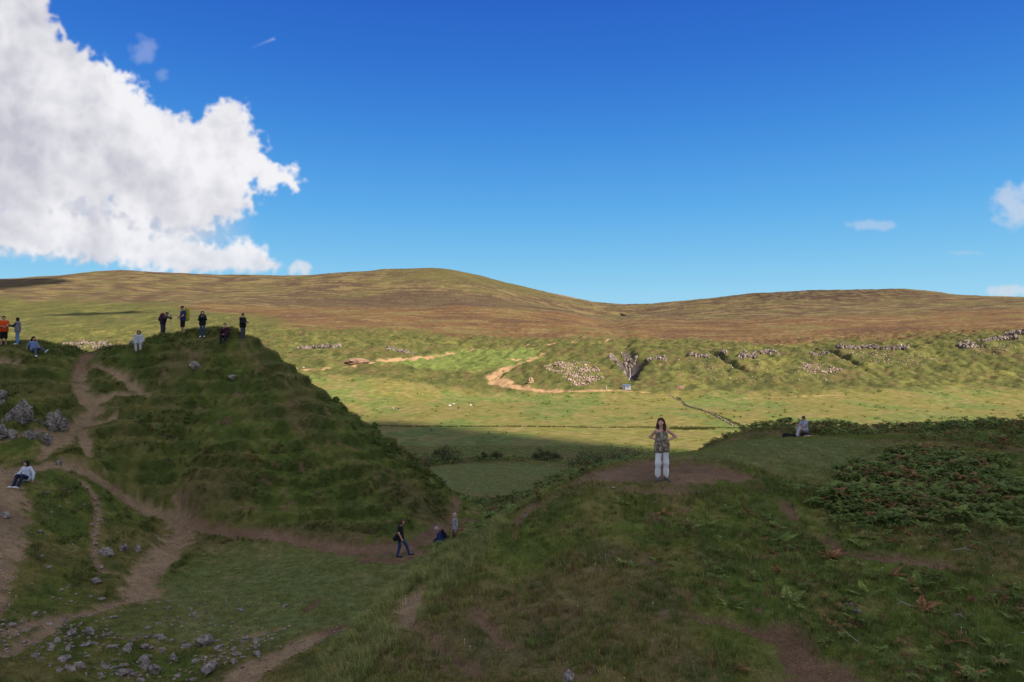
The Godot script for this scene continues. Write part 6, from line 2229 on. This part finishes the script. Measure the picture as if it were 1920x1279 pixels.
	person(Vector2(-28.5, -42.0), 1.15, j, {"skin": tan_, "hair": ["black", "long"], "top": [Color(0.17, 0.24, 0.42), 0.9, 0.025, 0.02], "bottom": [Color(0.07, 0.09, 0.13), 1.95, 0.015, 0.01], "shoe": "white"}, "long-haired person in light blue sitting with legs stretched on the left crest", left)

	# the man resting by the bracken on the knoll
	j = sitting(0.34)
	j.neck = Vector3(0, 0.90, 0.04)
	j.head = Vector3(0, 1.05, 0.09)
	j.nod = 0.15
	j.kn_l = Vector3(0.13, 0.56, 0.40)
	j.an_l = Vector3(0.12, 0.09, 0.58)
	j.to_l = Vector3(0.13, 0.04, 0.75)
	j.kn_r = Vector3(-0.13, 0.54, 0.38)
	j.an_r = Vector3(-0.12, 0.09, 0.30)
	j.to_r = Vector3(-0.13, 0.04, 0.46)
	j.el_l = Vector3(0.22, 0.62, 0.22)
	j.wr_l = Vector3(0.10, 0.70, 0.48)
	j.el_r = Vector3(-0.22, 0.62, 0.22)
	j.wr_r = Vector3(-0.08, 0.72, 0.50)
	person(Vector2(15.86, -38.15), -1.35, j, {"skin": tan_, "hair": ["dark", "short"], "top": [Color(0.36, 0.37, 0.46), 0.7, 0.03, 0.02], "bottom": [Color(0.55, 0.50, 0.52), 1.95, 0.02, 0.015], "shoe": "black", "curl": 0.9}, "man in a grey T-shirt sitting by the bracken bank, reading his phone")
	hand_at = Vector3(15.86, ground(15.86, -38.15), -38.15) + Basis(Vector3.UP, -1.35) * Vector3(0.0, 0.80, 0.60)
	slab("phone", hand_at, Vector3(0.075, 0.15, 0.012), phone, "dark phone held by the man sitting by the bracken", "phone", Vector3(-0.7, -1.35, 0.0))
	var seat := put("folded_rucksack", skinned([[[[Vector3(-0.14, 0.12, 0), Vector3(0.14, 0.12, 0), 0.15, 0.15], [Vector3(0, 0.15, -0.08), Vector3(0, 0.15, 0.08), 0.14, 0.14]], 0.025, 40.0]]), cloth(Color(0.03, 0.022, 0.03)), Vector3(15.9, ground(15.9, -38.15), -38.15))
	tag(seat, "dark rucksack under the man sitting by the bracken", "rucksack")
	var bag := put("bag", skinned([[[[Vector3(-0.28, 0.10, 0), Vector3(0.25, 0.08, 0.02), 0.13, 0.11], [Vector3(-0.1, 0.14, 0.0), Vector3(0.1, 0.12, 0.05), 0.10, 0.08], [Vector3(-0.3, 0.2, 0), Vector3(-0.18, 0.26, 0), 0.02, 0.02]], 0.022, 45.0]]), cloth(Color(0.012, 0.012, 0.016)), Vector3(14.95, ground(14.95, -37.9), -37.9))
	tag(bag, "black bag lying on the turf beside the sitting man", "bag")
	slab("lunch_box", Vector3(15.75, ground(15.75, -37.5) + 0.05, -37.5), Vector3(0.34, 0.09, 0.2), matte(lin(0.55, 0.42, 0.34), 0.6), "pale box lying in front of the sitting man", "box", Vector3(0, 0.3, 0))
